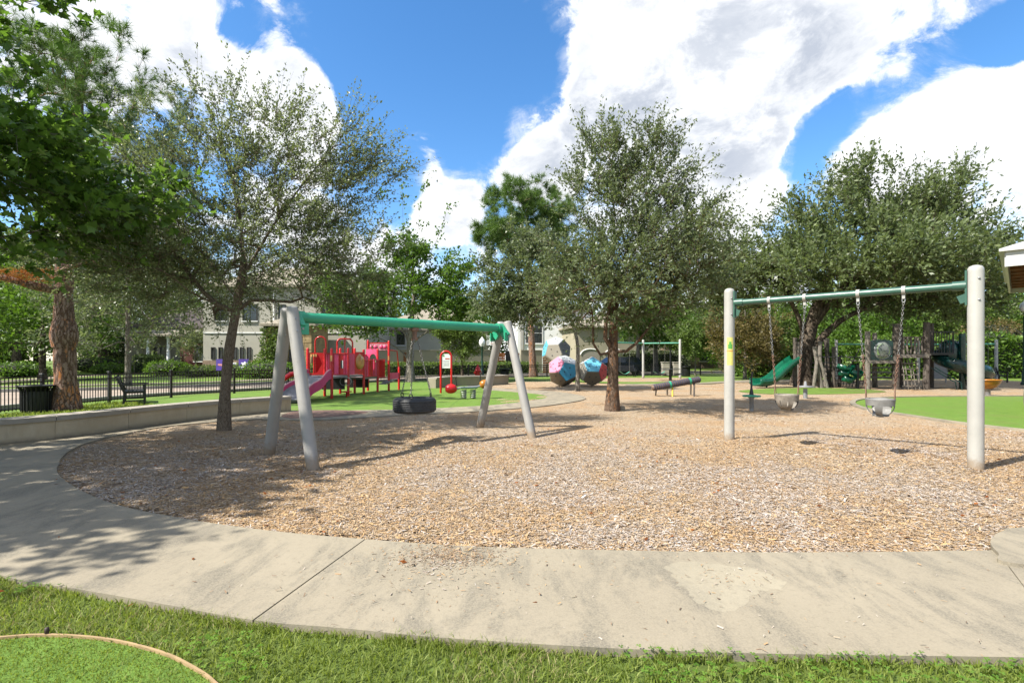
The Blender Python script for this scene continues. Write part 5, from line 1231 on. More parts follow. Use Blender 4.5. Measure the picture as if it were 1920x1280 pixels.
for ap, s_ in ((NA, 1), (FA, -1)):
    c = ap + u * s_ * .10 + Vector((0, 0, -.06))
    mb = MB(); mb.tube([c - u * .10 , c + u * .10], .095, 20)
    for sd in (-1, 1):
        e = c + hv * sd * .17 + Vector((0, 0, -.17)); mb.beam(c + hv * sd * .03, e, .17, .06, up=u); mb.beam(e - u * .085 + hv * sd * .03, e + u * .085 + hv * sd * .03, .02, .16)
    y_ = mb.build('beam_yoke', M['green'], fr, True)
    for sd in (-1, 1):
        e = c + hv * sd * .19 + Vector((0, 0, -.17)); MB().tube([e, e + hv * sd * .03], .016, 8).build('bolt', M['steel'], y_, True)
mid = (NA + FA) / 2
ts = thing('tyre_swing', 'black tyre swing hanging flat on chains from the green beam', 'tyre swing', (mid.x, mid.y, .55))
Mx = Matrix.Translation((mid.x, mid.y, .665))
ty = MB().lathe([(.215, -.09), (.25, -.122), (.30, -.125), (.335, -.115), (.355, -.085), (.357, -.03), (.357, .03), (.355, .085), (.335, .115), (.30, .125), (.25, .122), (.215, .09), (.205, .05), (.24, .085), (.31, .09), (.325, 0), (.31, -.09), (.24, -.085), (.215, -.09)], 40, Mx).build('tyre', M['rubber'], ts, True)
for z in (-.075, -.045, -.015, .015, .045, .075):
    MB().lathe([(.353, z - .011), (.3635, z - .009), (.3635, z + .009), (.353, z + .011)], 40, Mx).build('tread_rib', M['rubber'], ty, True)
sw_ = Vector((mid.x, mid.y, 1.86))
mb = MB(); mb.box((mid.x, mid.y, 1.945), (.12, .10, .06), atan2(u.y, u.x), bev=.01); mb.tube([(mid.x, mid.y, 1.93), (mid.x, mid.y, 1.80)], [.045, .035], 10); mb.tube([(mid.x, mid.y, 1.80), (mid.x, mid.y, 1.76)], .055, 10); mb.build('swivel', M['chain_rust'], ts, True)
for k in range(3):
    a = k * 2 * pi / 3 + .5; q = Vector((mid.x + cos(a) * .285, mid.y + sin(a) * .285, .86)); top = Vector((mid.x + cos(a) * .05, mid.y + sin(a) * .05, 1.77))
    chain(MB(), top, q, .05, .0055, .014).build('chain', M['chain'], ts, True)
    mb = MB(); mb.tube([(q.x, q.y, .77), (q.x, q.y, .80)], .03, 10); mb.tube([q + Vector((cos(a + pi / 2) * .03 * sin(t_), sin(a + pi / 2) * .03 * sin(t_), -.03 + .035 * -cos(t_))) for t_ in np.linspace(0, 2 * pi, 11)[:-1]], .009, 6, closed=True); mb.build('eye_bolt', M['black'], ts, True)

# bucket swing frame
LP, RP = Vector((*gp(1367.5, 827), 0)), Vector((*gp(1829.5, 879), 0)); u = (RP - LP).normalized()
fr = thing('bucket_swing_stand', 'single-bay swing frame with two ivory posts and slim grey-green beam', 'swing frame', ((LP + RP) / 2).to_tuple()[:2] + (0,))
for P_, s_ in ((LP, 1), (RP, -1)):
    mb = MB(); mb.lathe([(.086, -.1), (.086, 2.60), (.082, 2.64), (.066, 2.665), (.03, 2.68), (.001, 2.683)], 28, Matrix.Translation(P_)); o = mb.build('post', M['post2'], fr, True)
    nrm = Vector((0, -1, 0)) if s_ > 0 else Vector((-.35, -.94, 0)).normalized()
    for z in (2.50, 2.22): c = P_ + Vector((0, 0, z)) + nrm * .083; MB().lathe([(.001, .016), (.012, .014), (.016, 0), (.016, -.01)], 10, Matrix.Translation(c) @ nrm.to_track_quat('Z', 'Y').to_matrix().to_4x4()).build('bolt', M['steel'], o, True)
    c = P_ + u * s_ * .095; mb = MB(); mb.beam(c + Vector((0, 0, 2.62)), c + Vector((0, 0, 2.16)), .10, .022, up=u); mb.beam(c + u * s_ * .05 + Vector((0, 0, 2.30)), c + u * s_ * .01 + Vector((0, 0, 2.20)), .02, .10, up=u); mb.tube([c, c + u * s_ * .10], .001, 4)
    mb.v = mb.v; mb.tube([c + Vector((0, 0, 2.42)), c + u * s_ * .14 + Vector((0, 0, 2.42))], .064, 16); mb.build('beam_bracket', M['green2'], o, True)
bl = LP + u * .12 + Vector((0, 0, 2.42)); br = RP - u * .12 + Vector((0, 0, 2.42))
MB().tube([bl, br], .051, 20).build('top_beam', M['green2'], fr, True)
def sticker():
    o = None
    for (z0, z1, mt, nm) in ((1.335, 1.82, 'sign_yellow', 'warning_label'), (1.62, 1.70, 'sign_green', 'label_emblem'), (1.70, 1.745, 'sign_green', 'label_emblem'), (1.575, 1.588, 'orange', 'label_stripe')):
        w = .62 if nm == 'warning_label' else .40 if z0 < 1.68 and nm == 'label_emblem' else .22 if nm == 'label_emblem' else .62
        rr_ = .0868 if nm == 'warning_label' else .0876
        mb = MB(); mb.lathe([(rr_, z0), (rr_, z1)], 10, Matrix.Translation(LP), a0=-pi / 2 - .25 - w, a1=-pi / 2 - .25 + w); mb.build(nm, M[mt], fr, True)
sticker()
def bucket_swing(label, t0, t1, stained):
    A, B = LP.lerp(RP, t0), LP.lerp(RP, t1); c = (A + B) / 2; zt, zb = .87, .61
    o = thing('bucket_swing', label, 'swing', (c.x, c.y, zb)); R_ = .175; mt = M['bucket_brown'] if stained else M['bucket']
    Mx = Matrix.Translation((c.x, c.y, 0)) @ Matrix.Rotation(atan2(u.y, u.x), 4, 'Z') @ Matrix.Diagonal((1, .8, 1, 1))
    band = MB().lathe([(R_, zt - .10), (R_ + .008, zt - .02), (R_ + .012, zt), (R_ - .004, zt + .004), (R_ - .008, zt - .02), (R_ - .014, zt - .10), (R_, zt - .10)], 32, Mx).build('band', mt, o, True)
    def strap(a, w, th=.012):
        mb = MB(); vs = []; n = 9
        for i in range(n):
            q = i / (n - 1) * pi / 2; rr_ = R_ * cos(q) * 1.0 ; z = zt - .09 - (zt - .09 - zb) * sin(q); wd = w * (1 - .25 * sin(q))
            for (s_, e) in ((-1, 0), (1, 0), (1, -th), (-1, -th)):
                rad = max(0, rr_ + e); vs.append(Mx @ Vector((cos(a) * rad - sin(a) * s_ * wd / 2, sin(a) * rad + cos(a) * s_ * wd / 2, z + (-e if q > 1 else 0))))
        fs = [(i * 4 + k, i * 4 + (k + 1) % 4, i * 4 + 4 + (k + 1) % 4, i * 4 + 4 + k) for i in range(n - 1) for k in range(4)] + [(0, 1, 2, 3), (4 * n - 1, 4 * n - 2, 4 * n - 3, 4 * n - 4)]
        mb.add(vs, fs, False); return mb
    strap(-pi / 2, .10).build('crotch_strap', mt, o, True); strap(pi / 2, .26).build('back_panel', mt, o, True)
    for a in (0, pi): strap(a, .045).build('side_strap', M['rubber'] if stained else mt, o, True)
    if stained: strap(-pi / 2 - .6, .08).build('front_strap', mt, o, True); strap(-pi / 2 + .6, .08).build('front_strap', mt, o, True)
    MB().sphere((c.x, c.y, zb + .006), .055, 12, (1.3, 1.0, .35)).build('seat_base', mt, o, True)
    for P_, s_ in ((A, -1), (B, 1)):
        hk = Vector((P_.x, P_.y, 2.42)); mb = MB(); mb.tube([hk - u * .022, hk + u * .022], .062, 16); mb.box(hk + Vector((0, 0, -.085)), (.036, .03, .07), atan2(u.y, u.x)); h_ = mb.build('hanger', M['post2'], o, True)
        MB().tube([hk + Vector((0, 0, -.14)) + u * (.018 * sin(q)) + Vector((0, 0, .032 * cos(q))) for q in np.linspace(0, 2 * pi, 11)[:-1]], .007, 6, closed=True).build('shackle', M['steel'], h_, True)
        e = c + u * s_ * R_; jn = Vector((e.x, e.y, 1.05)) + u * s_ * .0
        top = hk + Vector((0, 0, -.17)); mid_ = top.lerp(jn, .62)
        chain(MB(), top, mid_, .045, .005, .013).build('chain', M['chain'], o, True)
        chain(MB(), mid_, jn, .045, .006, .014).build('sleeved_chain', M['chain_rust'], o, True)
        nrm = Vector((-u.y, u.x, 0))
        for k in (-1, 1): MB().tube([jn, e + u * s_ * -.005 + nrm * k * .05 + Vector((0, 0, zt - .005))], .006, 6).build('hanger_link', M['chain_rust'], o, True)
    return o
bucket_swing('brown-stained closed bucket swing hanging next to the labelled ivory post', .205, .37, True)
bucket_swing('clean grey bucket swing with leg holes hanging in front of the turf island', .593, .763, False)

# other swing frames far off
def far_frame(label, pts, h, col, swings):
    o = thing('far_swing_stand', label, 'swing frame', (*pts[0], 0))
    for p in pts: MB().lathe([(.085, -.05), (.085, h), (.06, h + .04), (.001, h + .05)], 14, Matrix.Translation((*p, 0))).build('post', M['post2'], o, True)
    for a, b_ in zip(pts[:-1], pts[1:]): MB().tube([(*a, h - .22), (*b_, h - .22)], .055, 10).build('top_beam', col, o, True)
    for k, (t0, t1) in enumerate(swings):
        q = (np.array(pts[0]) * (1 - t0) + np.array(pts[-1]) * t0, np.array(pts[0]) * (1 - t1) + np.array(pts[-1]) * t1)
        s_ = thing('belt_swing', 'green belt swing hanging from the ' + ('three-post frame beyond the centre elm' if 'three' in label else 'frame behind the timber tower'), 'swing', (*((q[0] + q[1]) / 2), .5), group='belt swings on far frames')
        for e in q: MB().tube([(*e, h - .27), (*e, .55)], .012, 4).build('chain', M['chain'], s_, True)
        n = 9; vs = []
        for i in range(n):
            f = i / (n - 1); p = q[0] * (1 - f) + q[1] * f; z = .55 - .16 * sin(pi * f)
            d = q[1] - q[0]; nn = np.array([-d[1], d[0]]) / np.linalg.norm(d) * .07
            vs += [(*(p - nn), z), (*(p + nn), z), (*(p + nn), z - .015), (*(p - nn), z - .015)]
        MB().add(vs, [(i * 4 + k_, i * 4 + (k_ + 1) % 4, i * 4 + 4 + (k_ + 1) % 4, i * 4 + 4 + k_) for i in range(n - 1) for k_ in range(4)]).build('seat', M['green3'], s_, True)
    return o
far_frame('pale three-post swing frame with thin green beam beyond the centre elm', [(pxx(1142, 34), 34), (pxx(1206, 36.2), 36.2), (pxx(1275, 35.2), 35.2)], 2.72, M['green3'], [(.15, .28), (.62, .78)])
far_frame('pale swing frame with sea green beam behind the timber play tower', [(pxx(1568, 32), 32), (pxx(1722, 33), 33), (pxx(1868, 31.5), 31.5)], 2.55, M['green3'], [(.62, .70), (.88, .95)])

# ------------------------------------------------------------------ red play structure
RS = thing('red_play_structure', 'red and pink children play structure with slide on the green turf', 'play structure', (-6.6, 19.6, 0))
def rb(name, mb, mat, parent=None): return mb.build(name, M[mat], parent or RS, True) if parent is None else _sub(name, mb, mat, parent)
def _sub(name, mb, mat, parent):
    o = mb.build(name, M[mat], RS, True); o.parent = parent; return o
def rpost(px_, d, h, y=None): 
    x = pxx(px_, d); mb = MB(); mb.lathe([(.05, -.02), (.05, h - .02), (.035, h + .01), (.001, h + .015)], 12, Matrix.Translation((x, d, 0))); rb('post', mb, 'red'); return Vector((x, d, 0))
p575 = rpost(577, 19.2, 1.83); p608 = rpost(609, 19.35, 1.80); p622 = rpost(622, 18.05, 1.80); p637 = rpost(638, 20.6, 1.85); p653 = rpost(653, 19.35, 1.83); p664 = rpost(665, 20.9, 1.86)
p681 = rpost(682, 20.4, 1.80); p690 = rpost(690, 22.4, 2.24); p707 = rpost(708, 21.7, 1.85); p729 = rpost(729, 22.5, 2.22); p748 = rpost(748, 23.2, 1.05); p571 = rpost(574, 18.3, 1.0)
DZ = .80
def deck(name, pts, z): 
    mb = MB(); mb.prism([(p[0], p[1]) for p in pts], z - .07, z); rb(name, mb, 'grey_plastic')
deck('deck', [(p571.x, 18.3), (p622.x, 18.05), (p653.x, 19.35), (p575.x + .1, 19.35)], DZ)
deck('deck', [(p608.x, 19.36), (p653.x, 19.36), (p681.x, 20.4), (p637.x, 20.6)], DZ)
deck('deck', [(p637.x + .1, 20.62), (p681.x, 20.42), (p707.x, 21.7), (p664.x, 22.0)], DZ - .12)
def panel(name, a, b_, z0, z1, mat, th=.03, hole=None, shape='round', parent=None):
    """upright panel from post a to post b, with an opening if asked (u, v, half-width, half-height in metres)"""
    a, b_ = Vector(a), Vector(b_); d = (b_ - a); L = d.length; d.normalize(); nrm = Vector((d.y, -d.x, 0))
    mb = MB(); W_, H_ = L, z1 - z0
    def P3(x, z, o): return a + d * x + nrm * o + Vector((0, 0, z0 + z))
    if hole is None: out = [(0, 0), (W_, 0), (W_, H_), (0, H_)]; mb.add([P3(x, z, th / 2) for x, z in out] + [P3(x, z, -th / 2) for x, z in out], [(0, 1, 2, 3), (7, 6, 5, 4), (0, 4, 5, 1), (1, 5, 6, 2), (2, 6, 7, 3), (3, 7, 4, 0)])
    else:
        hu, hv, ha, hb = hole; n = 24
        if shape == 'round': inn = [(hu + ha * cos(2 * pi * k / n), hv + hb * sin(2 * pi * k / n)) for k in range(n)]
        else:
            tri = [(hu - ha, hv - hb), (hu - ha, hv + hb), (hu + ha * .3, hv + hb), (hu + ha, hv), (hu + ha * .1, hv - hb)]; tri = tri[::-1]
            cx = sum(p[0] for p in tri) / 5; cy = sum(p[1] for p in tri) / 5; inn = []
            for k in range(n):
                ang = 2 * pi * k / n; dx, dy = cos(ang), sin(ang); best = 9
                for i in range(5):
                    x1, y1 = tri[i]; x2, y2 = tri[i - 1]; ex, ey = x2 - x1, y2 - y1; den = dx * ey - dy * ex
                    if abs(den) < 1e-9: continue
                    tt_ = ((x1 - cx) * ey - (y1 - cy) * ex) / den; s_ = ((x1 - cx) * dy - (y1 - cy) * dx) / den
                    if tt_ > 0 and -1e-6 <= s_ <= 1 + 1e-6: best = min(best, tt_)
                inn.append((cx + dx * best, cy + dy * best))
            hu, hv = cx, cy
        out = []
        for k in range(n):
            dx, dy = cos(2 * pi * k / n), sin(2 * pi * k / n)
            tx_ = ((W_ - hu) if dx > 0 else hu) / max(abs(dx), 1e-6); tz_ = ((H_ - hv) if dy > 0 else hv) / max(abs(dy), 1e-6); q = min(tx_, tz_); out.append((hu + dx * q, hv + dy * q))
        for c_ in ((0, 0), (W_, 0), (W_, H_), (0, H_)):
            k = min(range(n), key=lambda i: (out[i][0] - c_[0]) ** 2 + (out[i][1] - c_[1]) ** 2); out[k] = c_
        vs = [P3(*p, th / 2) for p in out] + [P3(*p, th / 2) for p in inn] + [P3(*p, -th / 2) for p in out] + [P3(*p, -th / 2) for p in inn]; fs = []
        for k in range(n):
            j = (k + 1) % n; fs += [(k, j, n + j, n + k), (2 * n + j, 2 * n + k, 3 * n + k, 3 * n + j), (n + k, n + j, 3 * n + j, 3 * n + k), (j, k, 2 * n + k, 2 * n + j)]
        mb.add(vs, fs)
    return rb(name, mb, mat)
def bars(a, b_, z0, z1, n, mat, rail='red'):
    a, b_ = Vector(a), Vector(b_); mb = MB()
    for z in (z0, z1): mb.tube([a + Vector((0, 0, z)), b_ + Vector((0, 0, z))], .018, 6)
    o = rb('guard_rail', mb, rail)
    for k in range(n):
        p = a.lerp(b_, (k + .5) / n); _sub('bar', MB().tube([p + Vector((0, 0, z0)), p + Vector((0, 0, z1))], .013, 6), mat, o)
panel('triangle_panel', p575, p608, DZ + .02, 1.66, 'red_panel', hole=(.30, .42, .22, .36), shape='tri')
for q in (.22, .36, .5): mb = MB(); c = p575.lerp(p608, q) + Vector((0, -.03, 1.56)); mb.box(c, (.06, .02, .10)); rb('yellow_block', mb, 'bubble')
for k in range(5):
    a = p608.lerp(p653, k / 5 + .008); b_ = p608.lerp(p653, (k + 1) / 5 - .008); panel('barrier_slat', a, b_, DZ + .02, 1.64, 'pink' if k % 2 == 0 else 'red_panel', .04)
bars(p608 + Vector((0, -.04, 0)), p653 + Vector((0, -.04, 0)), DZ + .03, 1.63, 4, 'red')
for q in (.30, .72): c = p608.lerp(p653, q) + Vector((0, -.035, 1.22)); rb('slot', MB().box(c, (.06, .02, .30)), 'black'); rb('slot_trim', MB().box(c + Vector((.05, -.003, 0)), (.03, .02, .30)), 'white')
for k in range(3):
    a = p653.lerp(p681, k / 3 * .38); b_ = p653.lerp(p681, (k + 1) / 3 * .38 - .01); panel('barrier_slat', a, b_, DZ + .02, 1.62, 'pink', .04)
panel('rear_panel', p637, p664 + Vector((.1, 0, 0)), DZ, 1.66, 'red_panel'); panel('rear_panel', p664 + Vector((.12, .1, 0)), p690, DZ - .1, 1.62, 'red_panel'); panel('rear_panel', p575 + Vector((.02, .5, 0)), p637 + Vector((-.1, 0, 0)), DZ, 1.60, 'red_panel')
bp = panel('bubble_panel', p653.lerp(p681, .38), p681, DZ + .04, 1.70, 'red_panel', hole=(.37, .46, .30, .33))
nb = (p681 - p653).normalized(); nn = Vector((nb.y, -nb.x, 0)); cb = p653.lerp(p681, .38) + nb * .37 + Vector((0, 0, DZ + .50))
_sub('bubble_window', MB().lathe([(.31 * cos(t_), .12 * sin(t_)) for t_ in np.linspace(0, pi / 2, 7)], 20, Matrix.Translation(cb) @ nn.to_track_quat('Z', 'Y').to_matrix().to_4x4()), 'bubble', bp)
for k in range(3): a = p681.lerp(p707, k / 3 + .03); b_ = p681.lerp(p707, (k + 1) / 3 - .03); panel('barrier_slat', a, b_, DZ - .1, 1.42 + (.12 if k == 0 else 0), 'red_panel' if k == 1 else 'pink', .03)
bars(p681 + nn * .05, p707 + nn * .05, DZ - .1, 1.36, 5, 'red')
panel('window_panel', p690 + Vector((.02, -.3, 0)), p707 + Vector((0, .1, 0)), .80, 1.85, 'pink', .04, hole=(.38, .62, .20, .22))
bars(p707, p729 + Vector((-.12, -.15, 0)), .62, 1.40, 8, 'red_panel'); panel('infill_panel', p707 + Vector((0, .06, 0)), p729 + Vector((-.16, -.09, 0)), .64, 1.36, 'red_panel')
def hoop(a, b_, z0, z1, r=.028):
    a, b_ = Vector(a), Vector(b_); c = (a + b_) / 2; d = (b_ - a) / 2; R_ = d.length; k = min(R_, z1 - z0)
    pts = [a + Vector((0, 0, z0))] + [c + d * -cos(t_) + Vector((0, 0, z1 - k + k * sin(t_))) for t_ in np.linspace(0, pi, 13)] + [b_ + Vector((0, 0, z0))]
    rb('arch_rail', MB().tube(pts, r, 8), 'red')
hoop(Vector((pxx(591, 19.3), 19.3, 0)), p608 + Vector((0.04, 0, 0)), DZ, 2.27)
a_ = Vector((pxx(632, 19.8), 19.8, 0)); b_ = Vector((pxx(661, 20.1), 20.1, 0)); R0 = .16
pts = [a_ + Vector((0, 0, DZ)), a_ + Vector((0, 0, 2.05))] + [a_.lerp(b_, .25 - .25 * cos(t_)) + Vector((0, 0, 2.05 + R0 * sin(t_))) for t_ in np.linspace(0, pi / 2, 5)] + [a_.lerp(b_, .75 + .25 * sin(t_)) + Vector((0, 0, 2.05 + R0 * cos(t_))) for t_ in np.linspace(0, pi / 2, 5)] + [b_ + Vector((0, 0, DZ))]
rb('arch_rail', MB().tube(pts, .032, 8), 'red'); rb('arch_upright', MB().tube([a_.lerp(b_, .5) + Vector((0, 0, 1.6)), a_.lerp(b_, .5) + Vector((0, 0, 2.2))], .022, 6), 'red')
sg = panel('circle_sign', p690 + Vector((.05, 0, 0)), p729 - Vector((.05, 0, 0)), 1.80, 2.10, 'pink_light', .03)
dd = (p729 - p690).normalized(); nq = Vector((dd.y, -dd.x, 0))
for q in (.18, .36, .64, .82): c = p690.lerp(p729, q) + Vector((0, 0, 1.95)) + nq * .018; _sub('disc', MB().lathe([(.001, .012), (.085, .012), (.09, 0)], 16, Matrix.Translation(c) @ nq.to_track_quat('Z', 'Y').to_matrix().to_4x4()), 'pink', sg)
rb('top_rail', MB().tube([p690 + Vector((0, 0, 2.12)), p729 + Vector((0, 0, 2.12))], .022, 6), 'red')
rb('ladder_frame', MB().tube([p729 + Vector((0, 0, 1.82)), p729.lerp(p748, .8) + Vector((0, 0, 1.78)), p748 + Vector((0, 0, .95))], .028, 8), 'red')
panel('ladder_panel', p729 + Vector((.05, 0, 0)), p748, .52, .80, 'pink', .03)
for q, z in ((0.25, .3), (.5, .3), (.75, .3)): rb('step', MB().box(p707.lerp(p729, q) + Vector((.1, .25, z + .18 * q)), (.30, .55, .05)), 'grey_plastic')
rb('yellow_sticker', MB().box(p622 + Vector((0, -.052, 1.45)), (.07, .01, .2)), 'bubble'); rb('yellow_sticker', MB().box(p729 + Vector((0, -.052, 1.45)), (.06, .01, .2)), 'bubble')
rb('hand_loop', MB().tube([Vector((pxx(648, 19.0) + .21 * cos(t_) * (abs(cos(t_)) ** -.4 if abs(cos(t_)) > .05 else 1), 19.0, .58 + .15 * sin(t_))) for t_ in np.linspace(0, 2 * pi, 21)[:-1]], .014, 6, closed=True), 'grey_plastic')
rb('stepping_pod', MB().lathe([(.02, 0), (.02, .18), (.20, .20), (.20, .23), (.001, .23)], 14, Matrix.Translation((pxx(652, 18.9), 18.75, 0))), 'red')
rb('under_panel', MB().box((pxx(625, 19.9), 19.9, .48), (.9, .04, .5)), 'black'); rb('under_panel', MB().box((pxx(670, 21), 21.2, .45), (.8, .04, .45)), 'black')
# slide
def trough(path, half, depth, side_h, th=.02, ups=None):
    """open U-channel swept along a path"""
    P = [Vector(p) for p in path]; vs = []
    prof = [(-half - .03, side_h), (-half, side_h + .02), (-half, .06), (-half * .7, 0), (0, -depth), (half * .7, 0), (half, .06), (half, side_h + .02), (half + .03, side_h), (half + .03, -.05), (half * .5, -.10 - depth), (-half * .5, -.10 - depth), (-half - .03, -.05)]
    for i, p in enumerate(P):
        t_ = (P[min(i + 1, len(P) - 1)] - P[max(i - 1, 0)]).normalized(); up = ups[i] if ups else Vector((0, 0, 1)); sd = t_.cross(up).normalized(); u2 = sd.cross(t_)
        for (a, z) in prof: vs.append(p + sd * a + u2 * z)
    n = len(prof); fs = [(i * n + k, (i + 1) * n + k, (i + 1) * n + (k + 1) % n, i * n + (k + 1) % n) for i in range(len(P) - 1) for k in range(n)] + [list(range(n)), [(len(P) - 1) * n + k for k in range(n)][::-1]]
    return MB().add(vs, fs, True)
top, bot = Vector((-6.88, 18.15, DZ)), Vector((-7.12, 16.35, .16))
sp = [top.lerp(bot, t_) + Vector((0, 0, .07 * sin(t_ * 2 * pi * 1.6) * (1 - t_))) for t_ in np.linspace(0, .86, 16)] + [bot + Vector((0, .05, 0)), bot + Vector((-.02, -.2, .0))]
sl = rb('slide_bed', trough(sp, .40, .03, .10), 'grey_plastic')
dirn = (bot - top); sdv = dirn.cross(Vector((0, 0, 1))).normalized()
for s_, mt in ((-1, 'pink'), (1, 'magenta')):
    for off, hgt in ((.45, .24),):
        vs = []
        for p in sp:
            q = p + sdv * s_ * off * -1; vs += [q + sdv * -.03 + Vector((0, 0, -.08)), q + sdv * .03 + Vector((0, 0, -.08)), q + sdv * .03 + Vector((0, 0, hgt)), q + sdv * -.03 + Vector((0, 0, hgt))]
        n = len(sp); mb = MB().add(vs, [(i * 4 + k, i * 4 + (k + 1) % 4, i * 4 + 4 + (k + 1) % 4, i * 4 + 4 + k) for i in range(n - 1) for k in range(4)] + [(3, 2, 1, 0), (4 * n - 4, 4 * n - 3, 4 * n - 2, 4 * n - 1)])
        rl = _sub('side_rail', mb, mt, sl); _sub('rail_cap', MB().tube([p + sdv * s_ * off * -1 + Vector((0, 0, hgt)) for p in sp], .028, 6), 'pink_light', sl)
hd = [p571 + Vector((-.05, .05, z)) for z in (.8,)]
rb('curved_climber', MB().tube([Vector((-7.75, 18.9, .95)), Vector((-8.1, 18.5, .85)), Vector((-8.4, 18.1, .55)), Vector((-8.5, 17.9, .0))], .10, 8), 'red')
# info sign
d = 21.0; x0 = pxx(836.5, d); o = thing('arched_sign', 'playground rules sign in a red tubular arch on the turf', 'sign', (x0, d, 0))
MB().tube([(-.22, 0, 0), (-.22, 0, 1.52)] + [(-.22 * cos(t_), 0, 1.52 + .22 * sin(t_)) for t_ in np.linspace(0, pi, 13)[1:-1]] + [(.22, 0, 1.52), (.22, 0, -.0)], .042, 10).build('arch', M['red'], o)
sp_ = MB().plate([(-.17, 1.04), (.17, 1.04), (.17, 1.55), (.11, 1.63), (-.11, 1.63), (-.17, 1.55)], Matrix.Rotation(pi / 2, 4, 'X'), .02).build('sign_panel', M['sign_white'], o)
MB().box((.05, -.0125, 1.43), (.18, .005, .05)).build('red_heading', M['sign_red'], sp_); MB().box((-.10, -.0125, 1.55), (.06, .005, .06)).build('green_logo', M['sign_green'], sp_)
for k in range(5): MB().box((0, -.0125, 1.34 - k * .055), (.26 - .03 * (k % 2), .005, .012)).build('text_line', M['grey_plastic'], sp_)
# spring seesaw
d = 18.0; o = thing('spring_seesaw', 'spring seesaw with red and yellow barrel seats on the turf', 'seesaw', (pxx(878, d), d, 0), .30)
for s_ in (-.17, .17): MB().tube([(s_ + .10 * cos(t_), .10 * sin(t_), .03 + t_ / (2 * pi) * .062) for t_ in np.linspace(0, 2 * pi * 5, 70)], .018, 6).build('spring', M['steel'], o)
MB().box((0, 0, .40), (.62, .26, .05), bev=.01).build('platform', M['green2'], o); MB().tube([(-.62, 0, .30), (-.3, 0, .41), (.3, 0, .43), (.6, 0, .50)], .04, 8).build('beam', M['steel'], o)
for s_, mt, z in ((-1, 'red_panel', .38), (1, 'orange_bowl', .52)):
    st = MB().lathe([(.001, -.2), (.10, -.19), (.155, -.10), (.17, 0), (.155, .10), (.10, .19), (.001, .2)], 16, Matrix.Translation((s_ * .62, 0, z)) @ Matrix.Rotation(pi / 2, 4, 'Y')).build('barrel_seat', M[mt], o)
    MB().tube([(s_ * .42, 0, z + .1), (s_ * .46, 0, z + .40)], .018, 6).build('handle_stem', M['black'], st); MB().tube([(s_ * .46, -.16, z + .40), (s_ * .46, .16, z + .40)], .02, 6).build('handlebar', M['black'], st)

# ------------------------------------------------------------------ climbing blocks
phi = (1 + sqrt(5)) / 2
DV = [Vector(v) for v in [(a, b_, c) for a in (-1, 1) for b_ in (-1, 1) for c in (-1, 1)] + [(0, a / phi, b_ * phi) for a in (-1, 1) for b_ in (-1, 1)] + [(a / phi, b_ * phi, 0) for a in (-1, 1) for b_ in (-1, 1)] + [(a * phi, 0, b_ / phi) for a in (-1, 1) for b_ in (-1, 1)]]
DN = [Vector(v).normalized() for v in [(0, a * phi, b_) for a in (-1, 1) for b_ in (-1, 1)] + [(a * phi, b_, 0) for a in (-1, 1) for b_ in (-1, 1)] + [(a, 0, b_ * phi) for a in (-1, 1) for b_ in (-1, 1)]]
cb = thing('climbing_blocks', 'stacked multicoloured dodecahedron climbing blocks with hand grips', 'climber', (3.2, 26.2, 0))
def dodeca(c, R_, front, ang_up, cols):
    """front: outward direction of one face; ang_up: angle (deg, from image right, counter-clockwise) of its first neighbour; cols: colours of front, five neighbours, rest"""
    f = Vector(front).normalized(); n0 = DN[0]; q = n0.rotation_difference(f).to_matrix()
    right = Vector((0, 0, 1)).cross(f) * 1.0; right = right.normalized() if right.length > 1e-6 else Vector((1, 0, 0)); up = f.cross(right)
    nb_ = [q @ n for n in DN if 0.4 < n.dot(n0) < .5]
    a0 = math.degrees(atan2(nb_[0].dot(up), nb_[0].dot(right))); q = Matrix.Rotation(radians(ang_up - a0), 3, f) @ q
    fr_ = MB(); R1 = R_ / sqrt(3)
    part = MB(); part.sphere(c, R_ * .72, 12); po = part.build('block', M['d_beige'], cb, True)
    for n in DN:
        nv = q @ n; idx = sorted(range(20), key=lambda i: -DV[i].dot(n))[:5]; cen = sum((DV[i] for i in idx), Vector()) / 5
        ax = (DV[idx[0]] - cen).normalized(); ay = n.cross(ax); idx.sort(key=lambda i: atan2((DV[i] - cen).dot(ay), (DV[i] - cen).dot(ax)))
        if nv.dot(f) > .99: col = cols[0]
        elif nv.dot(f) > .4: a = (math.degrees(atan2(nv.dot(up), nv.dot(right))) - ang_up) % 360; col = cols[1 + int(round(a / 72)) % 5]
        else: col = cols[6]
        o3 = [q @ (DV[i] * R1) for i in idx]; cc = q @ (cen * R1); k_ = .97
        outer = [cc + (p - cc) * k_ for p in o3]; inner_ = [p - nv * .04 for p in outer]; bev = [cc + (p - cc) * (k_ - .04) + nv * .014 for p in o3]
        vs = [p + c for p in inner_ + outer + bev]; fs = [(i, (i + 1) % 5, 5 + (i + 1) % 5, 5 + i) for i in range(5)] + [(5 + i, 5 + (i + 1) % 5, 10 + (i + 1) % 5, 10 + i) for i in range(5)] + [(10, 11, 12, 13, 14)]
        pn = MB().add(vs, fs).build('face_panel', M[col], cb, True); pn.parent = po
        for g_ in range(3):
            ga = g_ * 2.1 + n.x * 3; pp = c + cc + (q @ ax) * (R1 * .42 * cos(ga)) + (q @ ay) * (R1 * .42 * sin(ga)) + nv * .018
            go = MB().sphere(pp, .024, 8, (1.2, 1.0, 1.5)).build('hand_grip', M['grip'], cb, True); go.parent = po
dodeca(Vector((pxx(1056, 26.2), 26.2, .80)), .84, (.28, -.95, -.02), 78, ['d_blue', 'd_white', 'd_pink', 'd_brown', 'd_brown', 'd_beige', 'd_beige'])
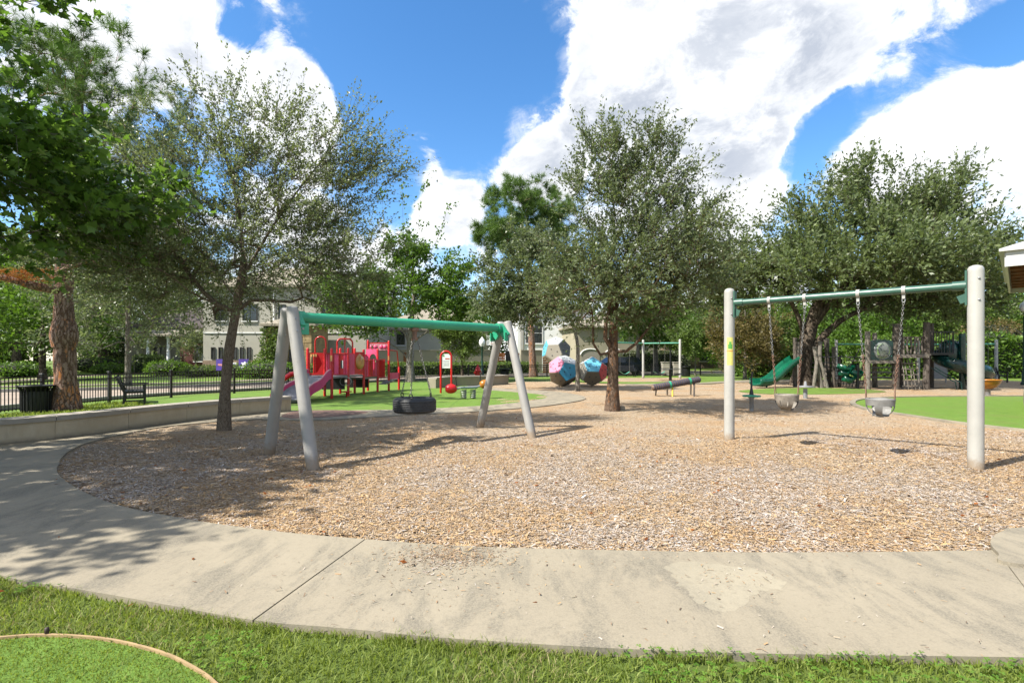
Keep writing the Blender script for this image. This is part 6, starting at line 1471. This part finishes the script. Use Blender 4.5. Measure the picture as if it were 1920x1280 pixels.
dodeca(Vector((pxx(1110, 26.0), 26.0, .78)), .80, (-.05, -.82, .5), -20, ['d_sky', 'd_red', 'd_white', 'd_white', 'd_beige', 'd_brown', 'd_beige'])
dodeca(Vector((pxx(1043, 27.0), 27.0, 1.80)), .80, (-.30, -.93, -.05), 20, ['d_beige', 'd_dark', 'd_white', 'd_sky', 'd_beige', 'd_beige', 'd_beige'])

# ------------------------------------------------------------------ inclined balance log, spinners
dl = 19.5; a_ = Vector((pxx(1224, dl - .2), dl - .2, .33)); b_ = Vector((pxx(1311, dl + .1), dl + .1, .63)); ax = (b_ - a_).normalized()
o = thing('balance_log', 'inclined violet-grey balance log with green clamps on thin legs', 'balance beam', ((a_ + b_) / 2).to_tuple()[:2] + (0,))
MB().tube([a_ - ax * .05, a_ + ax * .0, b_, b_ + ax * .05], [.06, .115, .115, .06], 14).build('log', M['log_brown'], o, True)
nrib = 22
for k in range(nrib):
    c = a_.lerp(b_, (k + .5) / nrib); MB().tube([c - ax * .028, c + ax * .028], .126, 14).build('ribbed_pad', M['purple_pad'], o, True)
for q in (.36, .79): c = a_.lerp(b_, q); MB().tube([c - ax * .035, c + ax * .035], .134, 14).build('clamp', M['green'], o, True)
for (px_, y_, q, mt) in ((1229, 741, .07, 'steel'), (1251, 740, .31, 'steel'), (1261, 743, .42, 'yellow'), (1295, 739, .82, 'steel'), (1301.5, 743.5, .89, 'timber_shaded')):
    x, y = gp(px_, y_); c = a_.lerp(b_, q); MB().tube([(x, y, -.03), (c.x, c.y, c.z - .08)], .035, 8).build('leg', M[mt], o, True)
x, y = gp(1409, 770); o = thing('standing_spinner', 'standing spinner with black grip pole and small green foot plate', 'spinner', (x, y, 0))
MB().lathe([(.055, -.05), (.055, .34), (.075, .36), (.075, .385)], 14).build('base_post', M['steel'], o)
MB().lathe([(.001, .39), (.22, .39), (.24, .405), (.235, .43), (.10, .445), (.001, .45)], 22).build('foot_plate', M['green'], o)
MB().tube([(0, 0, .44), (0, 0, .52), (.0, 0, .62), (-.005, 0, .9), (.03, 0, 1.08)], [.06, .05, .028, .024, .026], 10).build('grip_pole', M['black'], o)
x, y = gp(1510, 747); o = thing('disc_spinner', 'low grey disc spinner on a steel post before the oak', 'spinner', (x, y, 0))
MB().lathe([(.07, -.05), (.07, .36)], 14).build('base_post', M['steel'], o); MB().lathe([(.001, .40), (.24, .40), (.26, .42), (.24, .45), (.05, .47), (.03, .62), (.001, .63)], 22).build('disc', M['grey_plastic'], o)
d = 19.5; o = thing('bowl_spinner', 'amber bowl spinner on a steel post behind the ivory post', 'spinner', (pxx(1852, d), d, 0))
MB().lathe([(.085, -.05), (.085, .26), (.11, .28), (.11, .32)], 14).build('base_post', M['steel'], o)
MB().lathe([(.001, .30), (.14, .31), (.28, .40), (.37, .54), (.40, .63), (.43, .64), (.43, .61), (.40, .60), (.36, .50), (.26, .36), (.13, .27), (.001, .26)], 26).build('bowl', M['orange_bowl'], o)
x, y = gp(1167, 769); o = thing('irrigation_box', 'small pale concrete irrigation box beside the centre elm', 'box', (x, y, 0))
MB().box((0, 0, .05), (.13, .12, .12), bev=.012).build('body', M['concrete_light'], o); MB().box((0, 0, .118), (.10, .09, .012)).build('lid', M['concrete_wall'], o)

# ------------------------------------------------------------------ timber play tower
D0 = 23.6
tt_ = thing('timber_play_tower', 'weathered log play tower with green slides under the oak', 'play structure', (pxx(1700, D0), D0, 0))
def tb(name, mb, mat): return mb.build(name, M[mat], tt_, True)
def logpost(px_, d, top_y, r=.12, mat='timber_shaded', lean=0.0):
    x = pxx(px_, d); h = pz(top_y, d); r_ = random.Random(px_)
    tb('log_post', MB().tube([(x + lean * t_ + r_.uniform(-.015, .015), d + r_.uniform(-.01, .01), h * t_ - .05 * (1 - t_)) for t_ in (0, .2, .4, .6, .8, 1)], [r * r_.uniform(.9, 1.05) for _ in range(6)], 12), mat); return Vector((x, d, 0)), h
A, hA = logpost(1627, D0, 621, .11, 'timber'); B, hB = logpost(1680, D0, 607, .15); C_, hC = logpost(1737, D0, 604, .14)
A2, _ = logpost(1640, D0 + 1.6, 624, .11, 'timber'); B2, _ = logpost(1687, D0 + 1.6, 612, .14); C2, _ = logpost(1746, D0 + 1.5, 606, .12)
ZD = pz(668, D0)
tb('deck_beam', MB().beam(A + Vector((0, -.12, pz(679, D0))), B + Vector((0, -.12, pz(679, D0))), .08, .10), 'timber'); tb('deck_beam', MB().beam(B + Vector((0, -.12, ZD)), C_ + Vector((0, -.12, ZD)), .10, .13), 'timber')
for k in range(8): y = D0 - .05 + k * .21; tb('deck_board', MB().box(((B.x + C_.x) / 2, y, ZD + .08), (C_.x - B.x + .2, .19, .035)), 'timber')
for k in range(8): y = D0 - .05 + k * .21; tb('deck_board', MB().box(((A.x + B.x) / 2, y, pz(679, D0) + .07), (B.x - A.x, .19, .035)), 'timber')
# bubble panel
z0, z1 = pz(676, D0), pz(641, D0); n = 28; W_ = B.x - A.x - .16; cx = (A.x + B.x) / 2; cz = (z0 + z1) / 2 + .03; R_ = .38
inn = [(R_ * cos(2 * pi * k / n), R_ * sin(2 * pi * k / n)) for k in range(n)]
out = []
for k in range(n):
    c, s_ = cos(2 * pi * k / n), sin(2 * pi * k / n); q = min((W_ / 2) / max(abs(c), 1e-6), ((z1 - z0) / 2) / max(abs(s_), 1e-6)); out.append((c * q, s_ * q + (.08 * (1 - (c * q / (W_ / 2)) ** 2) if s_ * q > .3 else 0)))
vs = [(cx + x, D0 - .03, cz + z) for x, z in out] + [(cx + x, D0 - .03, cz + z) for x, z in inn] + [(cx + x, D0 + .03, cz + z) for x, z in out] + [(cx + x, D0 + .03, cz + z) for x, z in inn]; fs = []
for k in range(n): j = (k + 1) % n; fs += [(k, j, n + j, n + k), (2 * n + j, 2 * n + k, 3 * n + k, 3 * n + j), (n + k, n + j, 3 * n + j, 3 * n + k), (j, k, 2 * n + k, 2 * n + j)]
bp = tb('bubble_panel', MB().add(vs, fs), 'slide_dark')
mg, tg, bgp = base_mat('clear_bubble', .06, 0, .6); bgp.inputs['Transmission Weight'].default_value = .85; bgp.inputs['Base Color'].default_value = (.85, .93, .9, 1); bgp.inputs['IOR'].default_value = 1.05; M['bubble_clear'] = mg
o = MB().lathe([(.39 * cos(t_), .18 * sin(t_)) for t_ in np.linspace(0, pi / 2, 8)], 24, Matrix.Translation((cx, D0 - .03, cz)) @ Matrix.Rotation(pi / 2, 4, 'X')).build('bubble', M['bubble_clear'], tt_, True); o.parent = bp
MB().tube([(cx + .39 * cos(t_), D0 - .04, cz + .39 * sin(t_)) for t_ in np.linspace(0, 2 * pi, 29)[:-1]], .02, 6, closed=True).build('rim', M['steel'], tt_, True).parent = bp
for k in range(7):
    x = B.x + .2 + k * (C_.x - B.x - .4) / 6; r_ = random.Random(k + 40); tb('log_baluster', MB().tube([(x + r_.uniform(-.03, .03), D0, ZD + .12), (x + r_.uniform(-.04, .04), D0, ZD + .5), (x + r_.uniform(-.03, .03), D0, pz(633, D0))], .045, 8), 'timber' if k % 3 else 'timber_shaded')
tb('top_rail', MB().beam(B + Vector((0, 0, pz(632, D0))), C_ + Vector((0, 0, pz(632, D0))), .07, .06), 'timber_shaded')
def steps(x0, x1, zs):
    for z in zs: tb('step', MB().box(((x0 + x1) / 2, D0 + .15, z), (x1 - x0, .3, .06)), 'black')
steps(A.x + .15, B.x - .15, (.55, .80, 1.02))
# climbing net between B and C
zt = ZD - .15; xs = [B.x + .28 + k * .17 for k in range(5)]
for k, x in enumerate(xs): tb('net_rope', MB().tube([(x, D0 + .1, zt), (x + .03 * (-1) ** k, D0 - .05, .9), (x + .02, D0 - .15, .02)], .022, 6), 'timber')
for k in range(5): z = .15 + k * .27; tb('net_rung', MB().tube([(xs[0] - .05, D0 - .12 + z * .08, z), (xs[2], D0 - .12 + z * .08, z - .03), (xs[-1] + .05, D0 - .12 + z * .08, z + .02)], .024, 6), 'timber')
# railing cage
x0, x1 = C_.x + .15, pxx(1788, D0); zA, zB = pz(662, D0), pz(622, D0)
cg = tb('cage_frame', MB().tube([(x0, D0, zA), (x1, D0, zA), (x1, D0, zB), (x0, D0, zB)], .03, 6, closed=True), 'black')
for k in range(9): x = x0 + (x1 - x0) * (k + .5) / 9; MB().tube([(x, D0, zA), (x, D0, zB)], .016, 5).build('cage_bar', M['black'], tt_, True).parent = cg
tb('platform', MB().box(((x0 + x1) / 2, D0 + .6, zA - .05), (x1 - x0, 1.2, .06)), 'black')
# handrail ladder down to the ground
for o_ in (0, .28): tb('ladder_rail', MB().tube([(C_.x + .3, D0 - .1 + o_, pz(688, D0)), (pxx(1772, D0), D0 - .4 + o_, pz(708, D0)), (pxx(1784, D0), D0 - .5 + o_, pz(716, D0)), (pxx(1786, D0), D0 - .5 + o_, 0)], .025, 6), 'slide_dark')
# spiral slide
cxs, cys = pxx(1808, D0), D0 + .1; pth = []; ups = []
for k in range(26):
    t_ = k / 25; a = radians(60) + radians(330) * t_; rr_ = .78; pth.append((cxs + rr_ * cos(a), cys + rr_ * sin(a), 1.45 * (1 - t_) + .28)); ups.append((Vector((0, 0, 1)) + Vector((-cos(a), -sin(a), 0)) * .35).normalized())
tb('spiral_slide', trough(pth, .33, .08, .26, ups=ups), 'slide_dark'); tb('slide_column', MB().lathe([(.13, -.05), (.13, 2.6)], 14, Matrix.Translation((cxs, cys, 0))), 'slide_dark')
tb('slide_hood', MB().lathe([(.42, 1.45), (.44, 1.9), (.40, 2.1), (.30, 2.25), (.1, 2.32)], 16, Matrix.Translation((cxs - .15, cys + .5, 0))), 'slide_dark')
tb('slide_leg', MB().tube([(cxs - .1, cys - .85, 0), (cxs - .1, cys - .85, .5)], .05, 8), 'black')
# wave slide on the far side
DW = 25.4; P0, P1 = Vector((pxx(1494, DW), DW, pz(674, DW))), Vector((pxx(1424, DW - .6), DW - .6, .22))
wp = [P0.lerp(P1, t_) + Vector((0, 0, .10 * sin(t_ * 2 * pi) - .18 * sin(pi * t_))) for t_ in np.linspace(0, 1, 18)] + [P1 + Vector((-.25, -.08, .02))]
tb('wave_slide', trough(wp, .34, .05, .22), 'slide_green'); tb('slide_leg', MB().tube([(P1.x + .35, P1.y, 0), (P1.x + .35, P1.y, .3)], .04, 8), 'black')
for (px_, d, ty_, r_, mt, ln) in ((1491, 25.6, 633, .10, 'timber_shaded', 0), (1496, 26.6, 641, .09, 'timber', 0), (1533, 25.2, 640, .09, 'timber', .15), (1541, 24.8, 650, .10, 'timber', -.35), (1548, 25.8, 634, .09, 'timber', .1), (1556, 25.4, 636, .10, 'timber_shaded', -.2), (1563, 25.0, 650, .09, 'timber_shaded', 0), (1525, 24.7, 672, .08, 'timber', .2), (1552, 24.6, 668, .07, 'timber', -.4), (1574, 25.6, 668, .08, 'timber_shaded', 0), (1608, 24.2, 683, .07, 'black', 0)):
    logpost(px_, d, ty_, r_, mt, ln)
for k in range(5): tb('step', MB().box((pxx(1541, 25), 25.1 - k * .02, .35 + k * .22), (.75, .28, .05)), 'black')
tb('hand_rail', MB().tube([(pxx(1540, 25), 25, pz(669, 25)), (pxx(1622, 24), 24, pz(669, 24))], .025, 6), 'black')
tb('hand_rail', MB().tube([(pxx(1592, 24.4), 24.4, pz(690, 24.4)), (pxx(1612, 24.2), 24.2, pz(654, 24.2))], .022, 6), 'black')
for k, (x0_, x1_, z0_, z1_) in enumerate(((1572, 1604, 693, 682), (1573, 1590, 702, 694), (1596, 1618, 704, 692), (1580, 1600, 714, 704))):
    dq = 24.6 - .1 * k; xa, xb = pxx(x0_, dq), pxx(x1_, dq); za, zb = pz(z0_, dq), pz(z1_, dq)
    tb('net_panel', trough([(xa, dq, zb - .1), ((xa + xb) / 2, dq - .1, za), (xb, dq, zb - .05)], .16, .04, .10), 'slide_green')
for k in range(10): x = pxx(1568 + k * 6, 24.8); tb('rope', MB().tube([(x, 24.8, .05), (x + .05, 24.7, .55), (x - .05, 24.75, 1.05)], .016, 5), 'black')
for z in (.35, .6, .85): tb('rope', MB().tube([(pxx(1566, 24.8), 24.8, z), (pxx(1595, 24.8), 24.65, z - .08), (pxx(1626, 24.6), 24.7, z + .03)], .02, 5), 'black')
# yellow notice and storage panel behind
o = thing('notice_board', 'grey notice panel with yellow sign behind the spiral slide', 'sign', (pxx(1758, 30), 30, 0))
MB().box((0, 0, .95), (1.1, .05, 1.5)).build('panel', M['grey_plastic'], o); MB().box((.02, -.035, 1.42), (.30, .02, .30)).build('yellow_sign', M['yellow'], o)
for s_ in (-.5, .5): MB().tube([(s_, .02, -.03), (s_, .02, 1.75)], .03, 6).build('leg', M['steel'], o)
